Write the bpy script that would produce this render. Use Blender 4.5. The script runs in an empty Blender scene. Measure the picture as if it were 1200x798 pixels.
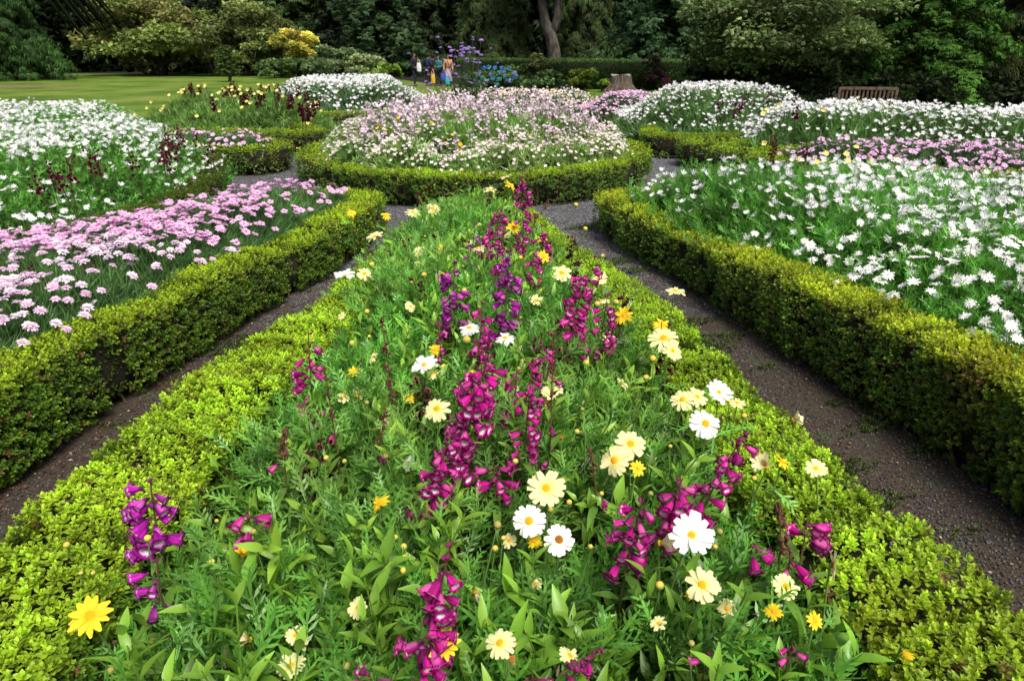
import bpy, bmesh, math, random
import numpy as np
from mathutils import Vector, Matrix
rng = np.random.default_rng(11)
random.seed(5)
scn = bpy.context.scene
COL = scn.collection
PI = math.pi
# ------------------------------------------------------------------ camera model (real-world metres; camera at origin, 1.65 m up)
F, YH, CH = 800.0, 62.0, 1.65
PITCH = math.atan((399 - YH) / F)

def un(x, y, z=0.0):
    dx = (x - 600) / F; dy = -(y - 399) / F
    c, s = math.cos(PITCH), math.sin(PITCH)
    d = (dx, c + dy * s, -s + dy * c)
    t = (z - CH) / d[2]
    return (d[0] * t, d[1] * t, z)

def unY(x, y, Y):
    dx = (x - 600) / F; dy = -(y - 399) / F
    c, s = math.cos(PITCH), math.sin(PITCH)
    d = (dx, c + dy * s, -s + dy * c)
    t = Y / d[1]
    return (d[0] * t, Y, CH + d[2] * t)

# ------------------------------------------------------------------ materials
def nodes_of(m):
    m.use_nodes = True
    nt = m.node_tree
    for n in list(nt.nodes): nt.nodes.remove(n)
    return nt, nt.nodes, nt.links

def mat_leaf(name, rough=.5, trans=.25, spec=.4, nscale=6., namt=.35, tmul=1.3):
    m = bpy.data.materials.new(name)
    nt, N, L = nodes_of(m)
    out = N.new('ShaderNodeOutputMaterial')
    at = N.new('ShaderNodeAttribute'); at.attribute_name = 'Col'
    tc = N.new('ShaderNodeTexCoord')
    nz = N.new('ShaderNodeTexNoise'); nz.inputs['Scale'].default_value = nscale; nz.inputs['Detail'].default_value = 4
    L.new(tc.outputs['Object'], nz.inputs['Vector'])
    mr = N.new('ShaderNodeMapRange'); mr.inputs[1].default_value = .3; mr.inputs[2].default_value = .7
    mr.inputs[3].default_value = 1 - namt; mr.inputs[4].default_value = 1 + namt
    L.new(nz.outputs[0], mr.inputs[0])
    vm = N.new('ShaderNodeVectorMath'); vm.operation = 'SCALE'
    L.new(at.outputs['Color'], vm.inputs[0]); L.new(mr.outputs[0], vm.inputs['Scale'])
    p = N.new('ShaderNodeBsdfPrincipled'); p.inputs['Roughness'].default_value = rough
    p.inputs['Specular IOR Level'].default_value = spec
    L.new(vm.outputs[0], p.inputs['Base Color'])
    if trans > 0:
        tr = N.new('ShaderNodeBsdfTranslucent')
        v2 = N.new('ShaderNodeVectorMath'); v2.operation = 'SCALE'; v2.inputs['Scale'].default_value = tmul
        L.new(vm.outputs[0], v2.inputs[0]); L.new(v2.outputs[0], tr.inputs['Color'])
        mx = N.new('ShaderNodeMixShader'); mx.inputs[0].default_value = trans
        L.new(p.outputs[0], mx.inputs[1]); L.new(tr.outputs[0], mx.inputs[2]); L.new(mx.outputs[0], out.inputs[0])
    else:
        L.new(p.outputs[0], out.inputs[0])
    return m

def mat_noise(name, c1, c2, scale=8, rough=.8, bump=.3, detail=6, stretch=(1, 1, 1), spec=.3, dist=.02):
    m = bpy.data.materials.new(name)
    nt, N, L = nodes_of(m)
    out = N.new('ShaderNodeOutputMaterial'); p = N.new('ShaderNodeBsdfPrincipled')
    tc = N.new('ShaderNodeTexCoord'); mp = N.new('ShaderNodeMapping'); mp.inputs['Scale'].default_value = stretch
    nz = N.new('ShaderNodeTexNoise'); nz.inputs['Scale'].default_value = scale; nz.inputs['Detail'].default_value = detail
    L.new(tc.outputs['Object'], mp.inputs[0]); L.new(mp.outputs[0], nz.inputs['Vector'])
    cr = N.new('ShaderNodeValToRGB'); cr.color_ramp.elements[0].color = (*c1, 1); cr.color_ramp.elements[1].color = (*c2, 1)
    cr.color_ramp.elements[0].position = .32; cr.color_ramp.elements[1].position = .68
    L.new(nz.outputs[0], cr.inputs[0]); L.new(cr.outputs[0], p.inputs['Base Color'])
    p.inputs['Roughness'].default_value = rough; p.inputs['Specular IOR Level'].default_value = spec
    b = N.new('ShaderNodeBump'); b.inputs['Strength'].default_value = bump; b.inputs['Distance'].default_value = dist
    L.new(nz.outputs[0], b.inputs['Height']); L.new(b.outputs[0], p.inputs['Normal'])
    L.new(p.outputs[0], out.inputs[0])
    return m

M_BOX = mat_leaf('box_leaf', .42, .3, .35, 9., .25)
M_FOL = mat_leaf('bed_leaf', .4, .3, .5, 6., .3)
M_GLOSS = mat_leaf('lance_leaf', .38, .28, .45, 12., .25)
M_PETAL = mat_leaf('petal', .6, .3, .2, 30., .05, 1.05)
M_DISC = mat_leaf('flower_disc', .8, 0, .15, 300., .3)
M_BELL = mat_leaf('bell_petal', .62, .35, .2, 70., .28, 1.2)
M_STEM = mat_leaf('stem_green', .5, .1, .3, 20., .2)
M_TREE = mat_leaf('tree_leaf', .6, .2, .15, .35, .45)
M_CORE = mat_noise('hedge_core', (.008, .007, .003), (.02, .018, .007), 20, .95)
M_TWIG = mat_noise('twig_bark', (.05, .03, .018), (.14, .09, .055), 30, .85)
M_BARK = mat_noise('tree_bark', (.012, .01, .008), (.05, .042, .032), 4, .9, .8, 8, (1, 1, .25), dist=.05)

# ------------------------------------------------------------------ geometry containers
class T:                                  # template: vertices, quads, tris, vertex colours
    def __init__(s, V, Q=(), Tr=(), C=None, mi=0):
        s.V = np.asarray(V, float).reshape(-1, 3)
        s.Q = np.asarray(Q, int).reshape(-1, 4); s.Tr = np.asarray(Tr, int).reshape(-1, 3)
        s.C = np.ones((len(s.V), 3)) if C is None else np.broadcast_to(np.asarray(C, float), (len(s.V), 3)).copy()
        s.mQ = np.full(len(s.Q), mi); s.mT = np.full(len(s.Tr), mi)
    def xf(s, R=None, p=(0, 0, 0), k=1., tint=None):
        V = s.V * k
        if R is not None: V = V @ np.asarray(R).T
        t = T(V + np.asarray(p), s.Q, s.Tr, s.C if tint is None else s.C * np.asarray(tint))
        t.mQ = s.mQ.copy(); t.mT = s.mT.copy()
        return t

def join(ts):
    o = 0; V = []; Q = []; Tr = []; C = []; mq = []; mt = []
    for t in ts:
        V.append(t.V); C.append(t.C); Q.append(t.Q + o); Tr.append(t.Tr + o); mq.append(t.mQ); mt.append(t.mT); o += len(t.V)
    r = T(np.concatenate(V), np.concatenate(Q), np.concatenate(Tr), np.concatenate(C))
    r.mQ = np.concatenate(mq); r.mT = np.concatenate(mt)
    return r

def rotx(a): c, s = math.cos(a), math.sin(a); return np.array([[1, 0, 0], [0, c, -s], [0, s, c]])
def roty(a): c, s = math.cos(a), math.sin(a); return np.array([[c, 0, s], [0, 1, 0], [-s, 0, c]])
def rotz(a): c, s = math.cos(a), math.sin(a); return np.array([[c, -s, 0], [s, c, 0], [0, 0, 1]])

def toward(d, roll=None):                 # matrices taking local Z to d, with a roll about it
    d = np.atleast_2d(np.asarray(d, float)); n = len(d)
    z = d / np.maximum(np.linalg.norm(d, axis=1, keepdims=True), 1e-9)
    a = np.where(np.abs(z[:, 2:3]) > .95, np.array([[1., 0, 0]]), np.array([[0, 0, 1.]]))
    x = np.cross(a, z); x /= np.linalg.norm(x, axis=1, keepdims=True); y = np.cross(z, x)
    if roll is None: roll = rng.uniform(0, 2 * PI, n)
    roll = np.broadcast_to(np.asarray(roll, float), (n,))
    c, s = np.cos(roll)[:, None], np.sin(roll)[:, None]
    return np.stack([x * c + y * s, -x * s + y * c, z], axis=2)

class Geo:
    def __init__(s): s.V = []; s.Q = []; s.Tr = []; s.C = []; s.mq = []; s.mt = []; s.n = 0
    def add(s, t, pos=None, R=None, k=1., tint=None):
        if pos is None: pos = np.zeros((1, 3))
        pos = np.atleast_2d(np.asarray(pos, float)); n = len(pos)
        if n == 0: return
        k = np.broadcast_to(np.asarray(k, float).reshape(-1, 1, 1) if np.ndim(k) < 2 else np.asarray(k)[:, None, :], (n, 1, 3) if np.ndim(k) == 2 else (n, 1, 1))
        V = t.V[None] * k
        if R is not None:
            V = np.matmul(V, np.transpose(R, (0, 2, 1)))
        V = V + pos[:, None]
        C = np.broadcast_to(t.C[None], V.shape)
        if tint is not None: C = C * np.broadcast_to(np.atleast_2d(tint), (n, 3))[:, None]
        m = len(t.V); off = (np.arange(n) * m + s.n)[:, None, None]
        s.V.append(V.reshape(-1, 3).astype(np.float32)); s.C.append(C.reshape(-1, 3).astype(np.float32))
        if len(t.Q): s.Q.append((t.Q[None] + off).reshape(-1, 4)); s.mq.append(np.tile(t.mQ, n))
        if len(t.Tr): s.Tr.append((t.Tr[None] + off).reshape(-1, 3)); s.mt.append(np.tile(t.mT, n))
        s.n += n * m
    def mesh(s, name, mats, smooth=False):
        me = bpy.data.meshes.new(name)
        V = np.concatenate(s.V); C = np.concatenate(s.C)
        Q = np.concatenate(s.Q) if s.Q else np.zeros((0, 4), int); R = np.concatenate(s.Tr) if s.Tr else np.zeros((0, 3), int)
        mi = np.concatenate([np.concatenate(s.mq) if s.mq else np.zeros(0, int), np.concatenate(s.mt) if s.mt else np.zeros(0, int)])
        me.vertices.add(len(V)); me.vertices.foreach_set('co', V.ravel())
        lv = np.concatenate([Q.ravel(), R.ravel()]).astype(np.int32)
        me.loops.add(len(lv)); me.loops.foreach_set('vertex_index', lv)
        tot = np.concatenate([np.full(len(Q), 4), np.full(len(R), 3)]).astype(np.int32)
        st = np.concatenate([[0], np.cumsum(tot)[:-1]]).astype(np.int32)
        me.polygons.add(len(tot)); me.polygons.foreach_set('loop_start', st); me.polygons.foreach_set('loop_total', tot)
        me.polygons.foreach_set('material_index', mi.astype(np.int32))
        if smooth: me.polygons.foreach_set('use_smooth', np.ones(len(tot), bool))
        a = me.attributes.new('Col', 'FLOAT_COLOR', 'POINT')
        a.data.foreach_set('color', np.c_[np.clip(C, 0, 1), np.ones(len(C))].astype(np.float32).ravel())
        for m in (mats if isinstance(mats, (list, tuple)) else [mats]): me.materials.append(m)
        me.update(calc_edges=True)
        return me

def tmesh(t, name, mats, smooth=True):
    g = Geo(); g.add(t); return g.mesh(name, mats, smooth)

def link(name, data, parent=None, loc=None):
    o = bpy.data.objects.new(name, data); COL.objects.link(o)
    if parent is not None: o.parent = parent
    if loc is not None: o.location = loc
    return o

def tag(o, label=None, cat=None, group=None, kind=None):
    if label: o['label'] = label
    if cat: o['category'] = cat
    if group: o['group'] = group
    if kind: o['kind'] = kind
    return o

def thing(name, label, cat, loc=(0, 0, 0), group=None, rz=0):
    o = link(name, None, loc=loc); o.rotation_euler = (0, 0, rz); o.empty_display_size = .1
    return tag(o, label, cat, group)

# ------------------------------------------------------------------ small noise / polygons
_ph = rng.uniform(0, 6.28, (3, 12)); _dr = rng.normal(size=(12, 3))
def fnoise(P, f=1., o=0):                # smooth pseudo-noise ~[-1,1]
    P = np.asarray(P, float); r = 0
    for i in range(5):
        d = _dr[(i + o) % 12] * f * (1 + .6 * i)
        r = r + np.sin(P @ d[:P.shape[1]] + _ph[0, (i + o) % 12]) * (1 / (1 + .4 * i))
    return r / 2.4

def inpoly(P, poly):
    poly = np.asarray(poly, float); x, y = P[:, 0], P[:, 1]; r = np.zeros(len(P), bool)
    j = len(poly) - 1
    for i in range(len(poly)):
        xi, yi = poly[i]; xj, yj = poly[j]
        c = ((yi > y) != (yj > y)) & (x < (xj - xi) * (y - yi) / ((yj - yi) or 1e-9) + xi)
        r ^= c; j = i
    return r

def edgedist(P, poly):
    poly = np.asarray(poly, float); d = np.full(len(P), 1e9)
    for i in range(len(poly)):
        a = poly[i - 1]; b = poly[i]; ab = b - a
        t = np.clip(((P[:, :2] - a) @ ab) / (ab @ ab), 0, 1)
        d = np.minimum(d, np.hypot(*(P[:, :2] - (a + t[:, None] * ab)).T))
    return d

def scatter(poly, dens, dfn=None):
    poly = np.asarray(poly, float); lo, hi = poly.min(0), poly.max(0)
    n = int(dens * np.prod(hi - lo)); P = rng.uniform(lo, hi, (n, 2)); P = P[inpoly(P, poly)]
    if dfn is not None: P = P[rng.random(len(P)) < dfn(P)]
    return P

def inview(P, m=60, z=.5):               # keeps what the photograph (and a step to the side) could see
    X, Y = P[:, 0], P[:, 1]
    c, s = math.cos(PITCH), math.sin(PITCH); v = z - CH
    dep = Y * c - v * s
    px = 600 + F * X / np.maximum(dep, .05)
    return (dep > .3) & (px > -m - 260 / np.maximum(dep, .5)) & (px < 1200 + m + 260 / np.maximum(dep, .5))

def smooth(t): t = np.clip(t, 0, 1); return t * t * (3 - 2 * t)

# ------------------------------------------------------------------ templates: leaves
def blade(Ln, W, prof, fold=.2, droop=.2, cols=2, C=(1, 1, 1), Ctip=None):
    """strip along +Y in the XY plane, normal +Z; prof = widths 0..1 per row"""
    n = len(prof); V = []; Cc = []
    C = np.array(C, float); Ctip = C if Ctip is None else np.array(Ctip, float)
    for i, w in enumerate(prof):
        t = i / (n - 1); z = -droop * Ln * t * t
        c = C + (Ctip - C) * t
        if cols == 2:
            for sx in (-1, 0, 1): V.append((sx * w * W / 2, t * Ln, z + (0 if sx == 0 else fold * w * W / 2))); Cc.append(c)
        else:
            for sx in (-1, 1): V.append((sx * w * W / 2, t * Ln, z)); Cc.append(c)
    k = cols + 1; Q = []
    for i in range(n - 1):
        for j in range(cols): a = i * k + j; Q.append((a, a + 1, a + 1 + k, a + k))
    return T(V, Q, C=Cc)

def box_sprig(n_pairs=4, lod=0):
    ts = []
    for i in range(n_pairs):
        t = i / max(n_pairs - 1, 1)
        for j in (0, 1):
            az = i * PI / 2 + j * PI + random.uniform(-.3, .3)
            tilt = 1.35 - .95 * t + random.uniform(-.15, .15)          # from the stem axis
            Ln = (.0165 - .004 * t) * random.uniform(.85, 1.15)
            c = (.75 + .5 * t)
            if lod == 0: b = blade(Ln, Ln * .62, (.2, .95, .9, .15), .3, .1, 2, (c, c, c * .9))
            elif lod == 1: b = T([(0, 0, 0), (-Ln * .34, Ln * .5, .1 * Ln), (0, Ln, 0), (Ln * .34, Ln * .5, .1 * Ln)], [(0, 3, 2, 1)], C=(c, c, c * .9))
            R = rotz(az) @ rotx(PI / 2 - tilt)
            ts.append(b.xf(R, (0, 0, .003 + .018 * t)))
    return join(ts)
SPRIG0 = [box_sprig(4, 0) for _ in range(4)]
SPRIG1 = [box_sprig(3, 1) for _ in range(4)]
SPRIG2 = [box_sprig(2, 1) for _ in range(3)]

def fern_leaf(Ln=.085, lobes=3, lod=0):
    """dissected marguerite leaf along +Y"""
    ts = [blade(Ln, Ln * .12, (.5, 1, .9, .2), .1, .25, 1)] if lod == 0 else [T([(0, 0, 0), (-Ln * .05, Ln * .5, 0), (0, Ln, -Ln * .2), (Ln * .05, Ln * .5, 0)], [(0, 3, 2, 1)])]
    for i in range(lobes):
        t = .35 + .5 * i / max(lobes - 1, 1)
        for sx in (-1, 1):
            l2 = Ln * (.42 - .12 * abs(t - .5)) * random.uniform(.8, 1.2); w = Ln * .1
            b = T([(0, 0, 0), (-w / 2, l2 * .55, 0), (0, l2, .02 * Ln), (w / 2, l2 * .55, 0)], [(0, 3, 2, 1)])
            ts.append(b.xf(rotz(-sx * random.uniform(.6, .85)), (0, t * Ln, -.25 * Ln * t * t + .001)))
    return join(ts)

def fern_shoot(h=.26, n=13, lobes=3, lod=0, Ln=.09):
    ts = []
    st = T([(-.0015, 0, 0), (.0015, 0, 0), (.0012, .004, h), (-.0012, .004, h), (0, -.0015, 0), (0, .0015, 0), (0, .0055, h), (0, .003, h)], [(0, 1, 2, 3), (4, 5, 6, 7)], C=(.8, .95, .6))
    ts.append(st)
    for i in range(n):
        t = (i + .5) / n
        lf = fern_leaf(Ln * random.uniform(.75, 1.15) * (1 - .35 * t * t), lobes, lod)
        tilt = random.uniform(.55, 1.0) * (1.15 - .7 * t)
        c = .7 + .45 * t
        R = rotz(i * 2.4 + random.uniform(-.3, .3)) @ rotx(PI / 2 - tilt)
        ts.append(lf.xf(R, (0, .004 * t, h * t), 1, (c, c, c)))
    return join(ts)
FERN0 = [fern_shoot(.26, 14, 3, 0) for _ in range(5)]
FERN1 = [fern_shoot(.24, 10, 1, 1, .085) for _ in range(4)]
def tuft(n=7, h=.16, w=.012, spread=.5):
    ts = []
    for i in range(n):
        Ln = h * random.uniform(.7, 1.1)
        b = T([(0, 0, 0), (-w / 2, Ln * .5, 0), (0, Ln, -.1 * Ln), (w / 2, Ln * .5, 0)], [(0, 3, 2, 1)])
        ts.append(b.xf(rotz(i * 2.4) @ rotx(PI / 2 - random.uniform(.1, spread)), (0, 0, random.uniform(0, h * .4)), 1, np.ones(3) * random.uniform(.75, 1.15)))
    return join(ts)
FERN2 = [tuft(9, .15, .014, 1.1) for _ in range(4)]
THREAD = [join([tuft(16, .13, .0045, .9), tuft(12, .1, .0045, 1.3)]) for _ in range(4)]
FAR = [tuft(7, .2, .03, 1.1) for _ in range(4)]

LANCE = (.15, .6, 1., .85, .5, .06)
def lance_shoot(h=.3, pairs=5, Ln=.1, W=.028):
    ts = [T([(-.002, 0, 0), (.002, 0, 0), (.0015, 0, h), (-.0015, 0, h), (0, -.002, 0), (0, .002, 0), (0, .0015, h), (0, -.0015, h)], [(0, 1, 2, 3), (4, 5, 6, 7)], C=(.9, .9, .7))]
    for i in range(pairs):
        t = (i + .6) / pairs
        for j in (0, 1):
            l2 = Ln * (1 - .45 * t) * random.uniform(.8, 1.15)
            b = blade(l2, W * (1 - .35 * t), LANCE, .35, random.uniform(.15, .5), 2, (.85, .85, .8), (1.1, 1.1, .9))
            R = rotz(i * PI / 2 + j * PI + random.uniform(-.3, .3)) @ rotx(PI / 2 - random.uniform(.75, 1.15) * (1.15 - .6 * t))
            c = .75 + .4 * t
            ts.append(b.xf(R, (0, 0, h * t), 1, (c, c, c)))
    return join(ts)
LANCE0 = [lance_shoot() for _ in range(5)]
LANCE_BIG = [lance_shoot(.3, 5, .15, .042) for _ in range(4)]

# ------------------------------------------------------------------ templates: flowers
def daisy(n=15, Rr=.035, Wp=.42, cup=.15, cin=(.95, .8, .25), cout=(.9, .88, .75), prof=(.35, .75, 1, .95, .55), ragged=.12, double=False, droopy=0):
    ts = []
    layers = ((1., 0.), (.82, .25), (.6, .5)) if double else ((1., 0.),)
    for lr, lz in layers:
        for i in range(n):
            if random.random() < (.12 if droopy else .035): continue
            Ln = Rr * lr * random.uniform(1 - ragged, 1 + ragged * .5)
            b = blade(Ln, Rr * Wp, prof, .22, random.uniform(-.05, .38) + droopy, 2)
            tt = np.clip(b.V[:, 1] / Ln, 0, 1)[:, None]
            k = smooth(tt * 1.9)
            b.C = np.array(cin) * (1 - k) + np.array(cout) * k
            b.C = b.C * random.uniform(.93, 1.05)
            R = rotz(2 * PI * (i + random.uniform(-.25, .25)) / n) @ rotx(cup + lz + random.uniform(-.12, .12)) @ roty(random.uniform(-.25, .25))
            ts.append(b.xf(R, (0, 0, lz * .004)))
    return join(ts)

def disc(r=.0085, c=(.75, .4, .02), c2=(.55, .22, .01), seg=14, hgt=.5):
    V = [(0, 0, r * hgt)]; C = [c2]; Q = []; Tr = []
    for k in range(1, 5):
        a = k / 4 * PI / 2
        for j in range(seg):
            th = 2 * PI * (j + .5 * (k % 2)) / seg; rr = r * math.sin(a) * random.uniform(.94, 1.06)
            V.append((rr * math.cos(th), rr * math.sin(th), r * hgt * math.cos(a) * random.uniform(.85, 1.15) - (.002 if k == 4 else 0)))
            u = k / 4; C.append(tuple(np.array(c2) * (1 - u) + np.array(c) * u))
    for j in range(seg): Tr.append((0, 1 + j, 1 + (j + 1) % seg))
    for k in range(3):
        for j in range(seg):
            a = 1 + k * seg + j; b = 1 + k * seg + (j + 1) % seg; Q.append((a, a + seg, b + seg, b))
    return T(V, Q, Tr, C)

def daisy_lod(n=11, Rr=.028, c=(.85, .85, .83), cd=(.6, .4, .05), wp=.36, cup=.2, nd=6, rd=.2, cin=None):
    ts = []
    for i in range(n):
        Ln = Rr * random.uniform(.85, 1.1); w = Rr * wp * random.uniform(.8, 1.2); z = Ln * math.tan(cup + random.uniform(-.15, .15))
        b = T([(0, 0, 0), (-w / 2, Ln * .62, z * .7), (0, Ln, z), (w / 2, Ln * .62, z * .7)], [(0, 3, 2, 1)], C=np.array(c) * random.uniform(.92, 1.05))
        if cin is not None: b.C[0] = cin
        ts.append(b.xf(rotz(2 * PI * (i + random.uniform(-.2, .2)) / n)))
    V = [(0, 0, Rr * .14)] + [(Rr * rd * math.cos(2 * PI * j / nd), Rr * rd * math.sin(2 * PI * j / nd), Rr * .06) for j in range(nd)]
    ts.append(T(V, (), [(0, 1 + j, 1 + (j + 1) % nd) for j in range(nd)], C=cd))
    return join(ts)

def sphere(r=1, seg=8, rings=5, c=(1, 1, 1), sz=1., c2=None):
    V = []; Q = []; C = []
    c2 = c if c2 is None else c2
    for i in range(rings + 1):
        a = PI * i / rings
        for j in range(seg):
            th = 2 * PI * j / seg; V.append((r * math.sin(a) * math.cos(th), r * math.sin(a) * math.sin(th), -r * sz * math.cos(a)))
            u = i / rings; C.append(tuple(np.array(c) * (1 - u) + np.array(c2) * u))
    for i in range(rings):
        for j in range(seg): a = i * seg + j; b = i * seg + (j + 1) % seg; Q.append((a, b, b + seg, a + seg))
    return T(V, Q, C=C)

def bell(c=(.42, .008, .2), dark=(.2, .004, .11), throat=(.86, .74, .82), seg=20):
    """penstemon bell, length 1 along +Z, five rounded lobes, pale throat"""
    rings = [(0, .05, dark), (.1, .085, dark), (.22, .1, dark), (.4, .17, c), (.6, .23, c), (.8, .245, c), (.94, .235, c), (1.01, .33, c), (1.02, .47, c), (1.0, .38, c), (.95, .225, throat), (.8, .19, throat), (.45, .1, dark)]
    V = []; C = []; Q = []
    for i, (z, r, cc) in enumerate(rings):
        for j in range(seg):
            th = 2 * PI * j / seg; m = 1
            if i in (7, 8, 9): m = 1 + (.06 + .14 * (i >= 8)) * (abs(math.cos(2.5 * th)) - .6) * 2
            low = .04 * math.cos(th) if i in (7, 8, 9) else 0
            V.append((r * m * math.cos(th), r * m * math.sin(th), z + (random.uniform(-.03, .03) if i in (8, 9) else 0) + low))
            k = random.uniform(.85, 1.12)
            c3 = np.array(cc)
            if 1 <= i <= 6: c3 = c3 * (1 + .35 * math.cos(5 * th)) + (np.array([.28, .12, .2]) * max(0, -math.cos(th)) if i in (3, 4, 5) else 0)
            if i == 10 and math.cos(th) < -.3: c3 = np.array(c) * .6 + c3 * .4
            C.append(tuple(c3 * k))
    for i in range(len(rings) - 1):
        for j in range(seg): a = i * seg + j; b = i * seg + (j + 1) % seg; Q.append((a, b, b + seg, a + seg))
    cal = []
    for j in range(5):
        b = blade(.26, .11, (.6, 1, .1), .1, -.1, 1, (.12, .09, .03)); cal.append(b.xf(rotz(j * 2 * PI / 5) @ rotx(1.15), (0, 0, -.04)))
    return (T(V, Q, C=C), join(cal))

def tube(pts, rad, sides=5, c=(1, 1, 1), c2=None, cap=False):
    pts = np.asarray(pts, float); n = len(pts); rad = np.broadcast_to(np.asarray(rad, float), (n,))
    tg = np.gradient(pts, axis=0); R = toward(tg, np.zeros(n))
    V = []; C = []; c2 = c if c2 is None else c2
    for i in range(n):
        for j in range(sides):
            a = 2 * PI * j / sides; V.append(pts[i] + R[i] @ np.array([math.cos(a), math.sin(a), 0]) * rad[i])
            u = i / (n - 1); C.append(np.array(c) * (1 - u) + np.array(c2) * u)
    Q = [(i * sides + j, i * sides + (j + 1) % sides, (i + 1) * sides + (j + 1) % sides, (i + 1) * sides + j) for i in range(n - 1) for j in range(sides)]
    return T(V, Q, C=C)

def bez(a, b, c, d, n=8):
    t = np.linspace(0, 1, n)[:, None]; a, b, c, d = map(lambda v: np.asarray(v, float), (a, b, c, d))
    return a * (1 - t) ** 3 + 3 * b * t * (1 - t) ** 2 + 3 * c * t * t * (1 - t) + d * t ** 3

# ------------------------------------------------------------------ world, sun, camera
SUN_EL, SUN_AZ = math.radians(58), math.radians(152)     # high, from behind the camera's right; broad, hazy
w = bpy.data.worlds.new('World'); scn.world = w; w.use_nodes = True
nt = w.node_tree; bg = nt.nodes['Background']
sky = nt.nodes.new('ShaderNodeTexSky'); sky.sky_type = 'NISHITA'; sky.sun_disc = False
sky.sun_elevation = SUN_EL; sky.sun_rotation = SUN_AZ; sky.air_density = .75; sky.dust_density = 5.0; sky.ozone_density = .2
nt.links.new(sky.outputs[0], bg.inputs[0]); bg.inputs[1].default_value = .15
sl = bpy.data.lights.new('Sun', 'SUN'); sl.energy = 3.7; sl.angle = math.radians(22); sl.color = (1, .97, .91)
so = link('Sun', sl)
sd = Vector((math.sin(SUN_AZ) * math.cos(SUN_EL), math.cos(SUN_AZ) * math.cos(SUN_EL), math.sin(SUN_EL)))
so.rotation_euler = sd.to_track_quat('Z', 'Y').to_euler(); so.location = (0, 0, 20)
cd = bpy.data.cameras.new('Camera'); cam = link('Camera', cd); scn.camera = cam
cd.sensor_width = 36; cd.lens = F / 1200 * 36; cd.clip_end = 600; cd.clip_start = .05
cam.location = (0, 0, CH); cam.rotation_euler = (PI / 2 - PITCH, 0, 0)
cd.dof.use_dof = True; cd.dof.focus_distance = 2.6; cd.dof.aperture_fstop = 13
scn.view_settings.view_transform = 'Standard'; scn.view_settings.look = 'None'; scn.view_settings.exposure = 0
scn.cycles.max_bounces = 6; scn.cycles.diffuse_bounces = 3; scn.cycles.transparent_max_bounces = 4
#@@SETTING
# ------------------------------------------------------------------ ground
def sheet(name, poly, z, m, sub=None):
    me = bpy.data.meshes.new(name); me.from_pydata([(x, y, z) for x, y in poly], [], [tuple(range(len(poly)))]); me.materials.append(m)
    return tag(link(name, me), kind='structure')

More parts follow.
